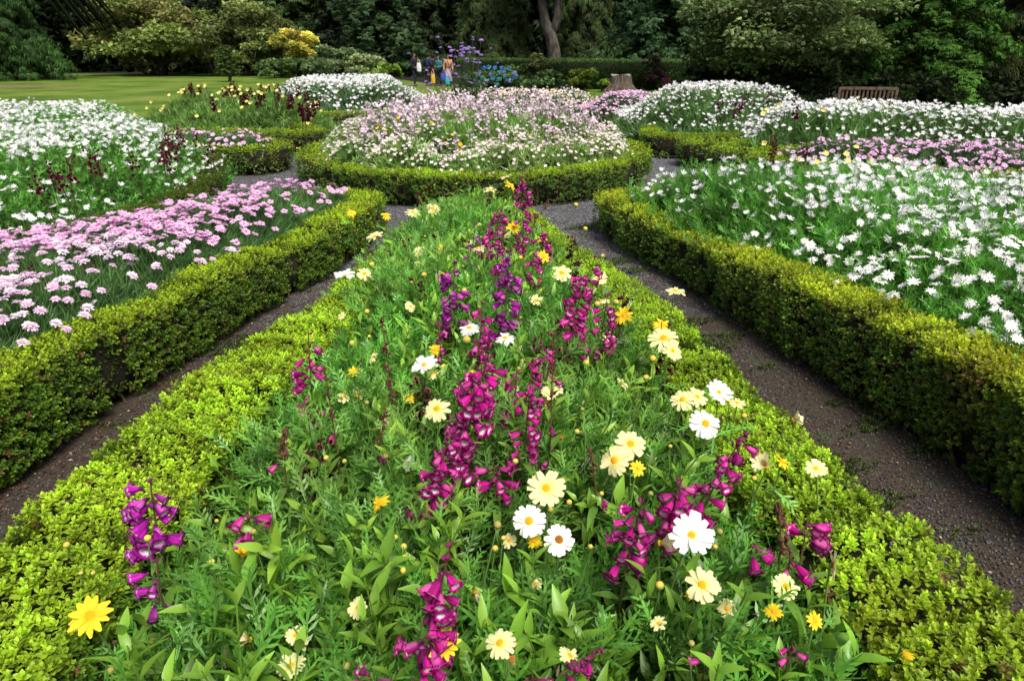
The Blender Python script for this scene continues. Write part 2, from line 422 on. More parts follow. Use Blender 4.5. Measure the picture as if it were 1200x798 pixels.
def gravel_mat():
    m = bpy.data.materials.new('gravel_path'); nt, N, L = nodes_of(m)
    out = N.new('ShaderNodeOutputMaterial'); p = N.new('ShaderNodeBsdfPrincipled'); p.inputs['Roughness'].default_value = .85
    tc = N.new('ShaderNodeTexCoord')
    vo = N.new('ShaderNodeTexVoronoi'); vo.inputs['Scale'].default_value = 75
    L.new(tc.outputs['Object'], vo.inputs['Vector'])
    cr = N.new('ShaderNodeValToRGB'); e = cr.color_ramp.elements
    e[0].color = (.03, .03, .032, 1); e[1].color = (.24, .24, .255, 1); e.new(.55).color = (.075, .075, .08, 1)
    sp = N.new('ShaderNodeSeparateColor'); L.new(vo.outputs['Color'], sp.inputs[0]); L.new(sp.outputs[0], cr.inputs[0])
    nz = N.new('ShaderNodeTexNoise'); nz.inputs['Scale'].default_value = 2.2; nz.inputs['Detail'].default_value = 8; nz.inputs['Roughness'].default_value = .7
    L.new(tc.outputs['Object'], nz.inputs['Vector'])
    xyz = N.new('ShaderNodeSeparateXYZ'); L.new(tc.outputs['Object'], xyz.inputs[0])
    g = N.new('ShaderNodeMapRange'); g.inputs[1].default_value = 2.5; g.inputs[2].default_value = 6.5; g.inputs[3].default_value = .42; g.inputs[4].default_value = -.2
    L.new(xyz.outputs[1], g.inputs[0])
    ad = N.new('ShaderNodeMath'); ad.operation = 'ADD'; L.new(nz.outputs[0], ad.inputs[0]); L.new(g.outputs[0], ad.inputs[1])
    r2 = N.new('ShaderNodeValToRGB'); r2.color_ramp.elements[0].position = .48; r2.color_ramp.elements[1].position = .66
    L.new(ad.outputs[0], r2.inputs[0])
    n2 = N.new('ShaderNodeTexNoise'); n2.inputs['Scale'].default_value = 40; n2.inputs['Detail'].default_value = 6; L.new(tc.outputs['Object'], n2.inputs['Vector'])
    r3 = N.new('ShaderNodeValToRGB'); r3.color_ramp.elements[0].color = (.012, .009, .006, 1); r3.color_ramp.elements[1].color = (.075, .05, .03, 1)
    L.new(n2.outputs[0], r3.inputs[0])
    mx = N.new('ShaderNodeMix'); mx.data_type = 'RGBA'; L.new(r2.outputs[0], mx.inputs[0]); L.new(cr.outputs[0], mx.inputs[6]); L.new(r3.outputs[0], mx.inputs[7])
    n3 = N.new('ShaderNodeTexNoise'); n3.inputs['Scale'].default_value = 3.5; n3.inputs['Detail'].default_value = 9; n3.inputs['Roughness'].default_value = .75; L.new(tc.outputs['Object'], n3.inputs['Vector'])
    r4 = N.new('ShaderNodeValToRGB'); r4.color_ramp.elements[0].position = .54; r4.color_ramp.elements[1].position = .64; L.new(n3.outputs[0], r4.inputs[0])
    sc = N.new('ShaderNodeMath'); sc.operation = 'MULTIPLY'; L.new(r4.outputs[0], sc.inputs[0]); L.new(r2.outputs[0], sc.inputs[1])
    m2 = N.new('ShaderNodeMix'); m2.data_type = 'RGBA'; m2.inputs[7].default_value = (.04, .06, .016, 1); L.new(sc.outputs[0], m2.inputs[0]); L.new(mx.outputs[2], m2.inputs[6])
    L.new(m2.outputs[2], p.inputs['Base Color'])
    b = N.new('ShaderNodeBump'); b.inputs['Strength'].default_value = .8; b.inputs['Distance'].default_value = .012
    L.new(vo.outputs['Distance'], b.inputs['Height']); L.new(b.outputs[0], p.inputs['Normal']); L.new(p.outputs[0], out.inputs[0])
    return m

def lawn_mat():
    m = bpy.data.materials.new('lawn_grass'); nt, N, L = nodes_of(m)
    out = N.new('ShaderNodeOutputMaterial'); p = N.new('ShaderNodeBsdfPrincipled'); p.inputs['Roughness'].default_value = .8; p.inputs['Specular IOR Level'].default_value = .15
    tc = N.new('ShaderNodeTexCoord')
    a = N.new('ShaderNodeTexNoise'); a.inputs['Scale'].default_value = .3; a.inputs['Detail'].default_value = 7; a.inputs['Roughness'].default_value = .65
    b = N.new('ShaderNodeTexNoise'); b.inputs['Scale'].default_value = 9; b.inputs['Detail'].default_value = 5
    L.new(tc.outputs['Object'], a.inputs['Vector']); L.new(tc.outputs['Object'], b.inputs['Vector'])
    cr = N.new('ShaderNodeValToRGB'); e = cr.color_ramp.elements
    e[0].color = (.06, .115, .013, 1); e[0].position = .36; e[1].color = (.2, .23, .05, 1); e[1].position = .7; e.new(.52).color = (.115, .185, .022, 1)
    L.new(a.outputs[0], cr.inputs[0])
    mr = N.new('ShaderNodeMapRange'); mr.inputs[1].default_value = .3; mr.inputs[2].default_value = .7; mr.inputs[3].default_value = .75; mr.inputs[4].default_value = 1.2; L.new(b.outputs[0], mr.inputs[0])
    v = N.new('ShaderNodeVectorMath'); v.operation = 'SCALE'; L.new(cr.outputs[0], v.inputs[0]); L.new(mr.outputs[0], v.inputs['Scale'])
    L.new(v.outputs[0], p.inputs['Base Color']); 
    bp = N.new('ShaderNodeBump'); bp.inputs['Strength'].default_value = .6; bp.inputs['Distance'].default_value = .05; L.new(b.outputs[0], bp.inputs['Height']); L.new(bp.outputs[0], p.inputs['Normal'])
    L.new(p.outputs[0], out.inputs[0])
    return m
M_SOIL = mat_noise('bed_soil', (.012, .009, .006), (.05, .035, .022), 25, .95, .6)
M_WOODFLOOR = mat_noise('woodland_floor', (.006, .006, .003), (.016, .014, .007), 3, .95, .5)  # brown soil darkened further, shade under the trees painted in
sheet('ground', [(-300, -60), (300, -60), (300, 400), (-300, 400)], -.004, M_WOODFLOOR)
sheet('gravel_path', [(-14, -2), (14, -2), (14, 14.5), (-14, 14.5)], 0, gravel_mat())
LAWN = [(-80, 14.5), (13, 14.5), (13, 20), (10.5, 26), (10, 33), (4, 36), (-4, 40), (-8, 50), (-18, 60), (-34, 62), (-80, 63)]
sheet('lawn', LAWN, .004, lawn_mat())
dm = sheet('lawn_bare_patch', [(-36, 37), (-27, 36.4), (-22, 38), (-25, 40), (-34, 41), (-40, 40)], .008, mat_noise('worn_turf', (.12, .1, .04), (.2, .15, .07), 1.5, .9))
# short turf blades over the part of the lawn nearest the beds and the far strip
g = Geo()
P = scatter([(-3, 23.4), (5, 22), (9, 25), (9, 32), (2, 35), (-4, 36)], 160); P = P[inview(P)]
g.add(tuft(5, .035, .012, .9), np.c_[P, np.zeros(len(P))], toward(np.tile((0, 0, 1.), (len(P), 1))), rng.uniform(.6, 1.2, len(P)), rng.uniform(.7, 1.15, (len(P), 1)) * np.array([[.2, .34, .035]]))
tag(link('lawn_grass', g.mesh('lawn_grass', M_FOL)), 'short mown green grass of the lawn beyond the beds', 'grass', kind='stuff')

# ------------------------------------------------------------------ clipped box hedges
def resample(pts, step, closed=False):
    pts = np.array([(p[0], p[1], (p[2] if len(p) > 2 else .3), (p[3] if len(p) > 3 else .36)) for p in pts], float)
    if closed: pts = np.vstack([pts, pts[:1]])
    # Catmull-Rom smoothing
    n = len(pts); out = []
    for i in range(n - 1):
        p0 = pts[i - 1] if i > 0 else (pts[-2] if closed else pts[0]); p1, p2 = pts[i], pts[i + 1]; p3 = pts[i + 2] if i + 2 < n else (pts[1] if closed else pts[-1])
        for t in np.linspace(0, 1, 12, endpoint=False):
            out.append(.5 * ((2 * p1) + (-p0 + p2) * t + (2 * p0 - 5 * p1 + 4 * p2 - p3) * t * t + (-p0 + 3 * p1 - 3 * p2 + p3) * t ** 3))
    out.append(pts[-1]); out = np.array(out)
    s = np.r_[0, np.cumsum(np.hypot(*np.diff(out[:, :2], axis=0).T))]
    q = np.arange(0, s[-1], step); q = np.r_[q, s[-1]]
    return np.c_[[np.interp(q, s, out[:, k]) for k in range(4)]].T, s[-1]

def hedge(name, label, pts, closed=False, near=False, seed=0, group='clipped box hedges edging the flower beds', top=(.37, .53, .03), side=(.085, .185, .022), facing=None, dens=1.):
    C, Ls = resample(pts, .05, closed)
    root = thing(name, label, 'hedge', (float(C[len(C) // 2, 0]), float(C[len(C) // 2, 1]), 0), group)
    org = np.array(root.location)
    # sample along length
    n_len = len(C)
    tg = np.gradient(C[:, :2], axis=0); tg /= np.linalg.norm(tg, axis=1, keepdims=True); nr = np.c_[-tg[:, 1], tg[:, 0]]
    if closed: pass
    dist = np.hypot(C[:, 0], C[:, 1])
    seglen = Ls / n_len
    g = Geo()
    for lod, (d0, d1, sprs, spc, kk) in enumerate(((0, 3.4, SPRIG0, .0165, 1.0), (3.4, 5.5, SPRIG1, .019, 1.15), (5.5, 9, SPRIG1, .026, 1.4), (9, 99, SPRIG2, .04, 1.9))):
        idx = np.where((dist >= d0) & (dist < d1) & inview(C[:, :2], 40, .2))[0]
        if len(idx) == 0: continue
        per = C[idx, 2] + 2 * C[idx, 3]                        # perimeter
        cnt = per * seglen / (spc * spc) * dens
        ii = np.repeat(idx, rng.poisson(cnt)); n = len(ii)
        W = C[ii, 2]; H = C[ii, 3]
        f = rng.random(n); u = f * (W + 2 * H)                # walk around the section: left side, top, right side
        off = np.where(u < H, -W / 2, np.where(u < H + W, u - H - W / 2, W / 2))
        z = np.where(u < H, u, np.where(u < H + W, H, (W + 2 * H) - u))
        nx = np.where(u < H, -1., np.where(u < H + W, 0, 1.)); nz = np.where((u >= H) & (u < H + W), 1., 0)
        # rounded shoulders
        ed = np.clip((np.abs(off) - (W / 2 - .06)) / .06, 0, 1) * nz; z = z - .022 * ed ** 2; nx = nx + np.sign(off) * ed * .6
        sh = np.clip((z - (H - .05)) / .05, 0, 1) * (nz == 0); off = off * (1 - .06 * sh)
        jit = rng.uniform(-.5, .5, n) * seglen
        base = C[ii, :2] + tg[ii] * jit[:, None]
        P3 = np.c_[base, z]
        bump = fnoise(P3, 3.4, seed) * .032 + fnoise(P3, 14., seed + 3) * .013
        bot = np.clip(1 - z / .09, 0, 1) * (nz == 0)          # thin, undercut foot
        keep = rng.random(n) > bot * .85 
        hole = fnoise(P3, 8., seed + 5) > .5
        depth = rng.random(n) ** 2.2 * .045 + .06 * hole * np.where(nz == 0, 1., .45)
        o2 = off + nx * (bump - depth - .05 * bot * (1 + .5 * fnoise(P3, 4., seed))); 
        P = np.c_[base + nr[ii] * o2[:, None], np.maximum(z + nz * (bump * .8 - depth * .7), .01)]
        D = np.c_[nr[ii] * nx[:, None] * .9, nz * 1. + .55] + rng.normal(0, .33, (n, 3))
        tb = .5 + .5 * fnoise(P3, 2.6, seed + 1)[:, None]; t2 = .5 + .5 * fnoise(P3, 7., seed + 7)[:, None]
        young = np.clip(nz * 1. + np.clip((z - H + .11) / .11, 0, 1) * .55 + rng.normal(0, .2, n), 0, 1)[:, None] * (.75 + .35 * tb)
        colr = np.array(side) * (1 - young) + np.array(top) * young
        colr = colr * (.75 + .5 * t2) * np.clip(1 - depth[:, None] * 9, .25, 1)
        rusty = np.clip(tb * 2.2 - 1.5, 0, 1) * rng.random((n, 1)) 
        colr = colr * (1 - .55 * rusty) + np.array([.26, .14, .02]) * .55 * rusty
        dead = (rng.random(n) < .012 + .03 * (nz == 0))[:, None]
        colr = np.where(dead, np.array([.2, .12, .05]), colr)
        colr = colr * rng.uniform(.7, 1.25, (n, 1))
        k = rng.uniform(.8, 1.25, n) * kk * (1 + .0 * nz)
        which = rng.integers(0, len(sprs), n)
        for j in range(len(sprs)):
            m = keep & (which == j)
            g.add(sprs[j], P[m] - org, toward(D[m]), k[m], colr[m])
    link('foliage', g.mesh('foliage', M_BOX), root)
    # shaded twiggy body inside
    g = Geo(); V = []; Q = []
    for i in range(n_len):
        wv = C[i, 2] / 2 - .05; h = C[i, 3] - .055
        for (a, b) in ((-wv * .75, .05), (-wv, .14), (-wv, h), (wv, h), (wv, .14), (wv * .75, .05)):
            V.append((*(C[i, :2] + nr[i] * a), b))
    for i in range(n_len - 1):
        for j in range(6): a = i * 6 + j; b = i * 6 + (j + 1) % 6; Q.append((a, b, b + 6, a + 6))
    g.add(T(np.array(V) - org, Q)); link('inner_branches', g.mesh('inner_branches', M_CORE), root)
    # gnarled little trunks along the foot
    g = Geo()
    for i in range(0, n_len, 3):
        if dist[i] > 9 or not inview(C[i:i + 1, :2], 40, .1)[0]: continue
        for sgn in (-1, 1):
            a = C[i, :2] + nr[i] * sgn * (C[i, 2] / 2 - .07 + random.uniform(-.03, .03)); b = a + nr[i] * sgn * random.uniform(-.03, .05) + tg[i] * random.uniform(-.08, .08)
            link('stem', tmesh(tube(bez((*a, -.01), (*a, .05), (*b, .08), (*b, .2), 5) - org, (.011, .009, .008, .006, .004), 5), 'stem', M_TWIG), root)
    return root

CX, CY, CR = -.52, 10.25, 2.33
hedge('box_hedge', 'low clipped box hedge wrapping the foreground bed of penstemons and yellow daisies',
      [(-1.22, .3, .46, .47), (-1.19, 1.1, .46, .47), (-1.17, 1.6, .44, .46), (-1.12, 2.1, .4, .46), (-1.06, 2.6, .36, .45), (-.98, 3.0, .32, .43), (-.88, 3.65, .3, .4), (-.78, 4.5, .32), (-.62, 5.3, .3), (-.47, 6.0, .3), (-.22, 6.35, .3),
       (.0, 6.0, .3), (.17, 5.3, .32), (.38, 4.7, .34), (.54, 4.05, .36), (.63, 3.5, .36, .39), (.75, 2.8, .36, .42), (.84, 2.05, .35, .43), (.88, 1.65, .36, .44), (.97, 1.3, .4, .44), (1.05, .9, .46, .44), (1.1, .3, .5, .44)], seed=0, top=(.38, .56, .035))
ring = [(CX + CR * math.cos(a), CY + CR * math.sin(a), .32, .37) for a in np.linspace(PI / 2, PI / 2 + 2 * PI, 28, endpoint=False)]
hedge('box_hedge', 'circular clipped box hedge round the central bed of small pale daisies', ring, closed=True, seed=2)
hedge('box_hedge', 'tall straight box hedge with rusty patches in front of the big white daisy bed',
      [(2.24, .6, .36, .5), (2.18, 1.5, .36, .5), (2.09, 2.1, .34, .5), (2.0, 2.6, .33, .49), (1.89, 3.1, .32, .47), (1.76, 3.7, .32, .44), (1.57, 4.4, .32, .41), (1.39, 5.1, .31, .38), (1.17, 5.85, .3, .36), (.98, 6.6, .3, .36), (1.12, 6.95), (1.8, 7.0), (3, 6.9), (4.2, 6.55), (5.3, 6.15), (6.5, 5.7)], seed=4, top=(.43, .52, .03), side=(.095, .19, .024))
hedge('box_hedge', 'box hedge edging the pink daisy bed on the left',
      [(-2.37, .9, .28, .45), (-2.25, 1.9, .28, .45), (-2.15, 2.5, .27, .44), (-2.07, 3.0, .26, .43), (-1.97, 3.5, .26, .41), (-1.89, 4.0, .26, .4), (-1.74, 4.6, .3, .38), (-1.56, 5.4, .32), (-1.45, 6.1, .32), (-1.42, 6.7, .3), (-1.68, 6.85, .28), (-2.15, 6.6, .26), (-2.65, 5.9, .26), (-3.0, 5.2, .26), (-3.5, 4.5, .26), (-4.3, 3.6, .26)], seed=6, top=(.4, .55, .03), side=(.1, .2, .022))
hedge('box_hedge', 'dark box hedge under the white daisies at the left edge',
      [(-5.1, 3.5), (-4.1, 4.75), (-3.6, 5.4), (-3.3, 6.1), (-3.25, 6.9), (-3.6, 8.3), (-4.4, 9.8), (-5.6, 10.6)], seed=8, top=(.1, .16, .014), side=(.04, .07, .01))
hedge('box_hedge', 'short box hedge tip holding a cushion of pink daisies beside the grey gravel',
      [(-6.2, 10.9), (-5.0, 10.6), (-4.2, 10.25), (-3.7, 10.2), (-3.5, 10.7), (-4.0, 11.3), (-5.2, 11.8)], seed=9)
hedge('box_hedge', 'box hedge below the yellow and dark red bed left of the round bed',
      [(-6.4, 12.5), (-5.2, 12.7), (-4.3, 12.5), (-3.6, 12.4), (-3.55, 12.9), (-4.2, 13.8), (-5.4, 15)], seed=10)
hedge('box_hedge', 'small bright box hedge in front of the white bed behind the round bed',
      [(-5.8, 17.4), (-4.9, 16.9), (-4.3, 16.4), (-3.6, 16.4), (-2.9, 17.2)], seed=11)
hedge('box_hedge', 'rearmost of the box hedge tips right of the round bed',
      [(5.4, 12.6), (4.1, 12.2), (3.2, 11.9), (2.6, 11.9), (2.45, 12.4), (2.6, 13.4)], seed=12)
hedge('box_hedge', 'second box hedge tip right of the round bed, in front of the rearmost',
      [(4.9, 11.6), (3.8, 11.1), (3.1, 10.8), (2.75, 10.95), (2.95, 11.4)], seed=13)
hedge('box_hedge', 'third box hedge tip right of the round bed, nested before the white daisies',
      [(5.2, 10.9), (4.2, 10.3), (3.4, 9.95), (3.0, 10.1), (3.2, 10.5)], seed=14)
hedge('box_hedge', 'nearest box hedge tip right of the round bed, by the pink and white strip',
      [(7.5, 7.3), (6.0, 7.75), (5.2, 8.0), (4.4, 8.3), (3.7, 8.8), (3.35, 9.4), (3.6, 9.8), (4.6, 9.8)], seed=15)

# ------------------------------------------------------------------ paths: loose stones, litter, moss, weeds
RPATH = [(-.2, 6.55), (.15, 6.1), (.5, 5.0), (.75, 4.1), (.9, 3.4), (1.02, 2.9), (1.1, 2.1), (1.2, 1.5), (1.35, .9), (2.1, .9), (2.0, 1.9), (1.95, 2.7), (1.85, 3.3), (1.7, 3.9), (1.45, 4.6), (1.2, 5.2), (.98, 5.9), (.8, 6.6), (1.0, 7.1), (2.5, 7.6), (2.6, 9), (1.9, 9.5), (-.5, 7.7)]
LPATH = [(-1.6, .9), (-1.58, 1.7), (-1.48, 2.2), (-1.4, 2.7), (-1.27, 3.2), (-1.1, 3.8), (-.93, 4.6), (-.77, 5.4), (-.6, 6.2), (-.3, 6.6), (-.3, 7.7), (-2.6, 8.9), (-3.1, 11.2), (-4, 9.8), (-3.2, 7.2), (-2.0, 7.0), (-1.3, 7.0), (-1.25, 6.2), (-1.4, 5.3), (-1.6, 4.6), (-1.78, 4.0), (-1.9, 3.4), (-2.0, 2.6), (-2.15, 1.9), (-2.2, .9)]
ro = np.array([(1, 0, 0), (0, 1, 0), (-1, 0, 0), (0, -1, 0), (0, 0, .7), (0, 0, -.7)]) * rng.uniform(.7, 1.2, (6, 1))
ROCK = T(ro, (), [(0, 1, 4), (1, 2, 4), (2, 3, 4), (3, 0, 4), (1, 0, 5), (2, 1, 5), (3, 2, 5), (0, 3, 5)])
g = Geo(); gl = Geo(); gm = Geo()
for poly in (RPATH, LPATH):
    P = scatter(poly, 8500, lambda p: np.clip(3.2 / (1 + np.hypot(*p.T)), .08, 1) * (.55 + .45 * fnoise(p, 3, 2)))
    n = len(P); v = rng.random((n, 1)) ** 1.6
    g.add(ROCK, np.c_[P, rng.uniform(0, .004, n)], toward(rng.normal(0, .5, (n, 3)) + (0, 0, 1)), rng.uniform(.003, .0085, n), ((.025 + .15 * v) * np.where(P[:, 1:2] < 4.5, .8, 1.)) * np.array([[1, 1, 1.05]]) + (rng.random((n, 1)) < .25) * np.array([[.05, .03, .0]]))
    ed = lambda p: np.clip(1 - edgedist(p, poly) / .22, 0.08, 1)
    P = scatter([q for q in poly if q[1] < 7.2], 2200, ed); n = len(P)
    lf = T([(0, 0, 0), (-.35, .5, .12), (0, 1, -.05), (.35, .5, .1)], [(0, 3, 2, 1)])
    gl.add(lf, np.c_[P, rng.uniform(.004, .012, n)], toward(rng.normal(0, .35, (n, 3)) + (0, 0, 1)), rng.uniform(.008, .02, n), np.where(rng.random((n, 1)) < .06, [[.6, .5, .3]], rng.uniform(.5, 1.3, (n, 1)) * np.array([[.16, .09, .045]])))
    P = scatter([q for q in poly if q[1] < 7.2], 3000, lambda p: smooth(fnoise(p, 5, 4) * 2.2 - .4)); n = len(P)
    gm.add(tuft(6, .02, .008, 1.2), np.c_[P, np.full(n, .001)], toward(np.tile((0, 0, 1.), (n, 1))), rng.uniform(.5, 1.3, n), rng.uniform(.5, 1.2, (n, 1)) * np.array([[.09, .14, .03]]))
M_STONE = mat_leaf('loose_stone', .8, 0, .3, 80., .2)
tag(link('gravel', g.mesh('gravel', M_STONE)), 'loose grey gravel chippings on the paths between the hedges', 'gravel', kind='stuff')
tag(link('leaf_litter', gl.mesh('leaf_litter', M_FOL)), 'dry brown leaf litter along the feet of the box hedges', 'leaf litter', kind='stuff')
tag(link('moss', gm.mesh('moss', M_FOL)), 'low moss and seedling weeds on the damp path', 'moss', kind='stuff')
#@@BEDS
# ------------------------------------------------------------------ bed foliage (tangled, uncountable) 
def bedz(poly, z0, z1, ramp, amp=.04, f=2.5, o=0):
    def zf(P):
        d = edgedist(P, poly)
        return z0 + (z1 - z0) * smooth(d / ramp) + amp * fnoise(P[:, :2], f, o)
    return zf

def soil(poly, z=.05):
    return sheet('bed_soil', poly, z, M_SOIL)

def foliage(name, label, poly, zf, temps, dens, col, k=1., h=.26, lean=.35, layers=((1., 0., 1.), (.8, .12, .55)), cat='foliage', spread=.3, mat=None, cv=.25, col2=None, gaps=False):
    g = Geo()
    for fr, dz, br in layers:
        P = scatter(poly, dens * fr); P = P[inview(P)]
        if gaps:
            hole = fnoise(P, 5.5, 5) > .55
            for hx_, hy_, hr_ in GAPS: hole |= np.hypot((P[:, 0] - hx_) / 1.5, P[:, 1] - hy_) < hr_
            P = P[~(hole & (rng.random(len(P)) < .85))]
        n = len(P); 
        if n == 0: continue
        d = edgedist(P, poly); z = zf(P) - h * k * .85 - dz + rng.uniform(-.03, .04, n)
        # lean outward near the edge so that the bed's flank is clothed
        e = 1e-2; gx = (edgedist(P + [e, 0], poly) - d) / e; gy = (edgedist(P + [0, e], poly) - d) / e
        out = -np.c_[gx, gy] * np.clip(1 - d / spread, 0, 1)[:, None] * .9
        D = np.c_[out, np.ones(n)] + rng.normal(0, lean, (n, 3)) * (1, 1, .2)
        c = np.array(col) * rng.uniform(1 - cv, 1 + cv, (n, 1)) * (1 + .35 * fnoise(P, 3., 1)[:, None])
        if col2 is not None:
            m = smooth(.5 + fnoise(P, 2.2, 6))[:, None] * rng.random((n, 1)); c = c * (1 - m) + np.array(col2) * m
        c = c * br; wh = rng.integers(0, len(temps), n); kk = k * rng.uniform(.8, 1.2, n)  # lower layers get darker leaf colour, painting in shade between the plants
        for j in range(len(temps)):
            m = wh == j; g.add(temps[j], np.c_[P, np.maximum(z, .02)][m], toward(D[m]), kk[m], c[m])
    return tag(link(name, g.mesh(name, mat or M_FOL)), label, cat, kind='stuff')

GREEN = (.12, .33, .045); GREEN2 = (.12, .22, .045); BLUEG = (.105, .23, .06)
GAPS = [(*un(x, y, .3)[:2], r_) for x, y, r_ in ((620, 670, .13), (600, 710, .12), (735, 745, .12), (540, 600, .11), (700, 405, .11), (240, 590, .07), (660, 690, .11), (440, 655, .07), (760, 720, .08), (560, 560, .08), (530, 640, .1))]
A = [(-.95, .2), (-.93, 1.1), (-.9, 1.6), (-.88, 2.1), (-.83, 2.6), (-.8, 3.0), (-.84, 3.5), (-.9, 4.0), (-.88, 4.7), (-.75, 5.5), (-.45, 6.25), (-.1, 6.25), (.05, 5.3), (.22, 4.7), (.37, 4.1), (.46, 3.5), (.57, 2.8), (.64, 2.1), (.66, 1.65), (.7, 1.3), (.72, .8), (.72, .2)]
zA_ = bedz(A, .32, .52, .3, .06, 4.)
def zA(P): return zA_(P) + .055 * fnoise(P[:, :2], 11., 3)
soil([(-1.2, .1), (-1.2, 1.8), (-1.1, 2.8), (-.8, 4.4), (-.5, 5.9), (-.2, 6.25), (.05, 5.6), (.3, 4.7), (.5, 4), (.7, 3), (.9, 2), (1.0, 1), (1.1, .1)])
AN = [p for p in A]
foliage('marguerite_foliage', 'feathery green daisy foliage filling the foreground bed', A, zA, FERN0, 400, GREEN, 1., .26, .5, ((1., 0., 1.), (.5, .1, .38), (.3, .2, .2)), col2=(.26, .48, .1), cv=.45, gaps=True)
foliage('penstemon_foliage', 'broader lance-shaped green penstemon leaves through the foreground bed', A, lambda P: zA(P) + .0, LANCE0, 130, (.18, .36, .04), 1., .3, .4, ((1., -.03, 1.), (1., .1, .4)), mat=M_GLOSS, col2=(.26, .44, .05), gaps=True)
NEARP = [(-.62, .5), (-.5, 1.5), (.1, 1.9), (.62, 1.7), (.66, .5)]
foliage('penstemon_foliage', 'large glossy pointed leaves at the near end of the foreground bed', NEARP, lambda P: .5 + .05 * fnoise(P, 4.), LANCE_BIG, 60, (.17, .36, .04), 1., .3, .35, ((1., 0, 1.), (.6, .1, .6)), mat=M_GLOSS, col2=(.27, .46, .05), gaps=True)

B = [(1.13, 6.5), (1.38, 5.5), (1.65, 4.7), (1.85, 4.1), (2.02, 3.4), (2.15, 2.8), (2.25, 2.2), (2.4, 1.2), (4.2, 1.2), (5.2, 3.6), (7.6, 5.0), (6.2, 5.6), (5.2, 6.0), (4.2, 6.35), (3, 6.7), (1.8, 6.85)]
zB = bedz(B, .42, .65, .5, .05, 2.)
soil(B)
foliage('marguerite_foliage', 'feathery green foliage of the big white daisy bed on the right', B, zB, FERN0, 240, GREEN, 1.15, .26, .4, ((1., 0., 1.), (.6, .12, .55), (.4, .25, .4)), spread=.45)
C_ = [(-1.6, 6.6), (-1.72, 5.5), (-1.9, 4.6), (-2.0, 3.9), (-2.12, 3.2), (-2.2, 2.4), (-2.35, 1.2), (-4.0, 3.3), (-3.45, 4.4), (-2.95, 5.2), (-2.6, 5.9), (-2.1, 6.5)]
zC = bedz(C_, .4, .52, .3, .025, 3.)
soil(C_)
foliage('cushion_foliage', 'fine grey green thread-like foliage of the pink daisy bed', C_, zC, THREAD, 1000, BLUEG, 1., .15, .35, ((1., 0., 1.), (.6, .06, .6)), spread=.25, col2=(.08, .19, .05))
D_ = [(-3.4, 6.6), (-3.75, 5.6), (-4.2, 4.9), (-5.2, 3.6), (-8, 3.6), (-12, 8), (-12.5, 13.4), (-9.3, 13.5), (-6.4, 13.1), (-5.6, 11.2), (-4.6, 10.1), (-3.8, 9.1), (-3.4, 7.6)]
zD = bedz(D_, .3, .74, .8, .06, 1.6)
soil(D_)
foliage('marguerite_foliage', 'leafy green foliage of the white daisy bed at the left edge', D_, zD, FERN1, 170, GREEN, 1.3, .24, .4, ((1., 0., 1.), (.7, .12, .6), (.5, .28, .4)), spread=.6)
def circ(r, n=36): return [(CX + r * math.cos(2 * PI * i / n), CY + r * math.sin(2 * PI * i / n)) for i in range(n)]
def zE(P):
    r = np.hypot(P[:, 0] - CX, P[:, 1] - CY); 
    lump = .06 * np.sin(np.arctan2(P[:, 1] - CY, P[:, 0] - CX) * 9 + 1.3 * np.sin(3 * np.arctan2(P[:, 1] - CY, P[:, 0] - CX)))
    return .3 + .27 * smooth((2.25 - r) / .3) + .2 * smooth((1.7 - r) / .4) + .09 * fnoise(P[:, :2], 2.6) + lump * smooth((2.25 - r) / .2) * smooth((r - 1.2) / .4)
soil(circ(2.2))
foliage('cushion_foliage', 'green foliage of the round central bed', circ(2.22), zE, FERN2, 480, (.17, .32, .065), 1., .15, .4, ((1., 0., 1.), (.5, .1, .6)), spread=.4, col2=(.42, .56, .18))
J = [(3.7, 10.8), (4.6, 10.5), (7.2, 10.0), (10, 9.0), (14, 10), (13, 13.6), (8.8, 13.3), (5.5, 13.8), (4.3, 13.0), (3.9, 11.8)]
zJ = bedz(J, .42, .7, .5, .09, 1.3)
soil(J)
foliage('marguerite_foliage', 'green foliage of the white daisy bed in front of the bench', J, zJ, FERN2, 230, (.12, .24, .06), 1.6, .15, .4, ((1., 0., 1.), (.7, .15, .6), (.4, .3, .45)), spread=.5)
I_ = [(2.35, 13.6), (2.9, 12.9), (4.0, 12.6), (4.8, 12.9), (6.3, 14.2), (7.0, 16), (6.0, 18), (4, 18.4), (2.7, 17), (2.2, 15)]
zI = bedz(I_, .35, .86, 1.1, .05, 1.5)
soil(I_)
foliage('marguerite_foliage', 'green foliage of the white daisy mound right of the round bed', I_, zI, FERN2, 200, (.11, .22, .06), 1.8, .15, .4, ((1., 0., 1.), (.6, .15, .6)), spread=.8)
K = [(3.6, 9.65), (3.8, 9.0), (4.5, 8.45), (5.6, 8.05), (6.4, 7.75), (9.5, 7.2), (9.2, 8.6), (6.8, 9.4), (5.2, 9.7), (4.3, 9.9)]
zK = bedz(K, .36, .52, .4, .03, 2.)
soil(K)
foliage('cushion_foliage', 'green foliage of the narrow pink flower strip on the right', K, zK, FERN2, 420, (.08, .17, .05), 1.1, .15, .4, ((1., 0., 1.), (.5, .1, .6)))
G_ = [(-5.8, 18.3), (-4.3, 17.2), (-3.0, 17.6), (-2.3, 18.8), (-2.6, 21), (-3.6, 25.5), (-6.8, 25.5), (-7.2, 20.7)]
zG = bedz(G_, .35, .84, 1.0, .05, 1.3)
soil(G_)
foliage('marguerite_foliage', 'green foliage of the white daisy mound behind the round bed', G_, zG, FERN2, 130, (.11, .22, .08), 2.0, .15, .4, spread=.8)
F_ = [(-3.6, 13.3), (-4.6, 13.3), (-5.9, 13.3), (-7.6, 14.5), (-8.6, 17.5), (-8.0, 20), (-6.0, 20.4), (-4.4, 16.5), (-3.7, 15)]
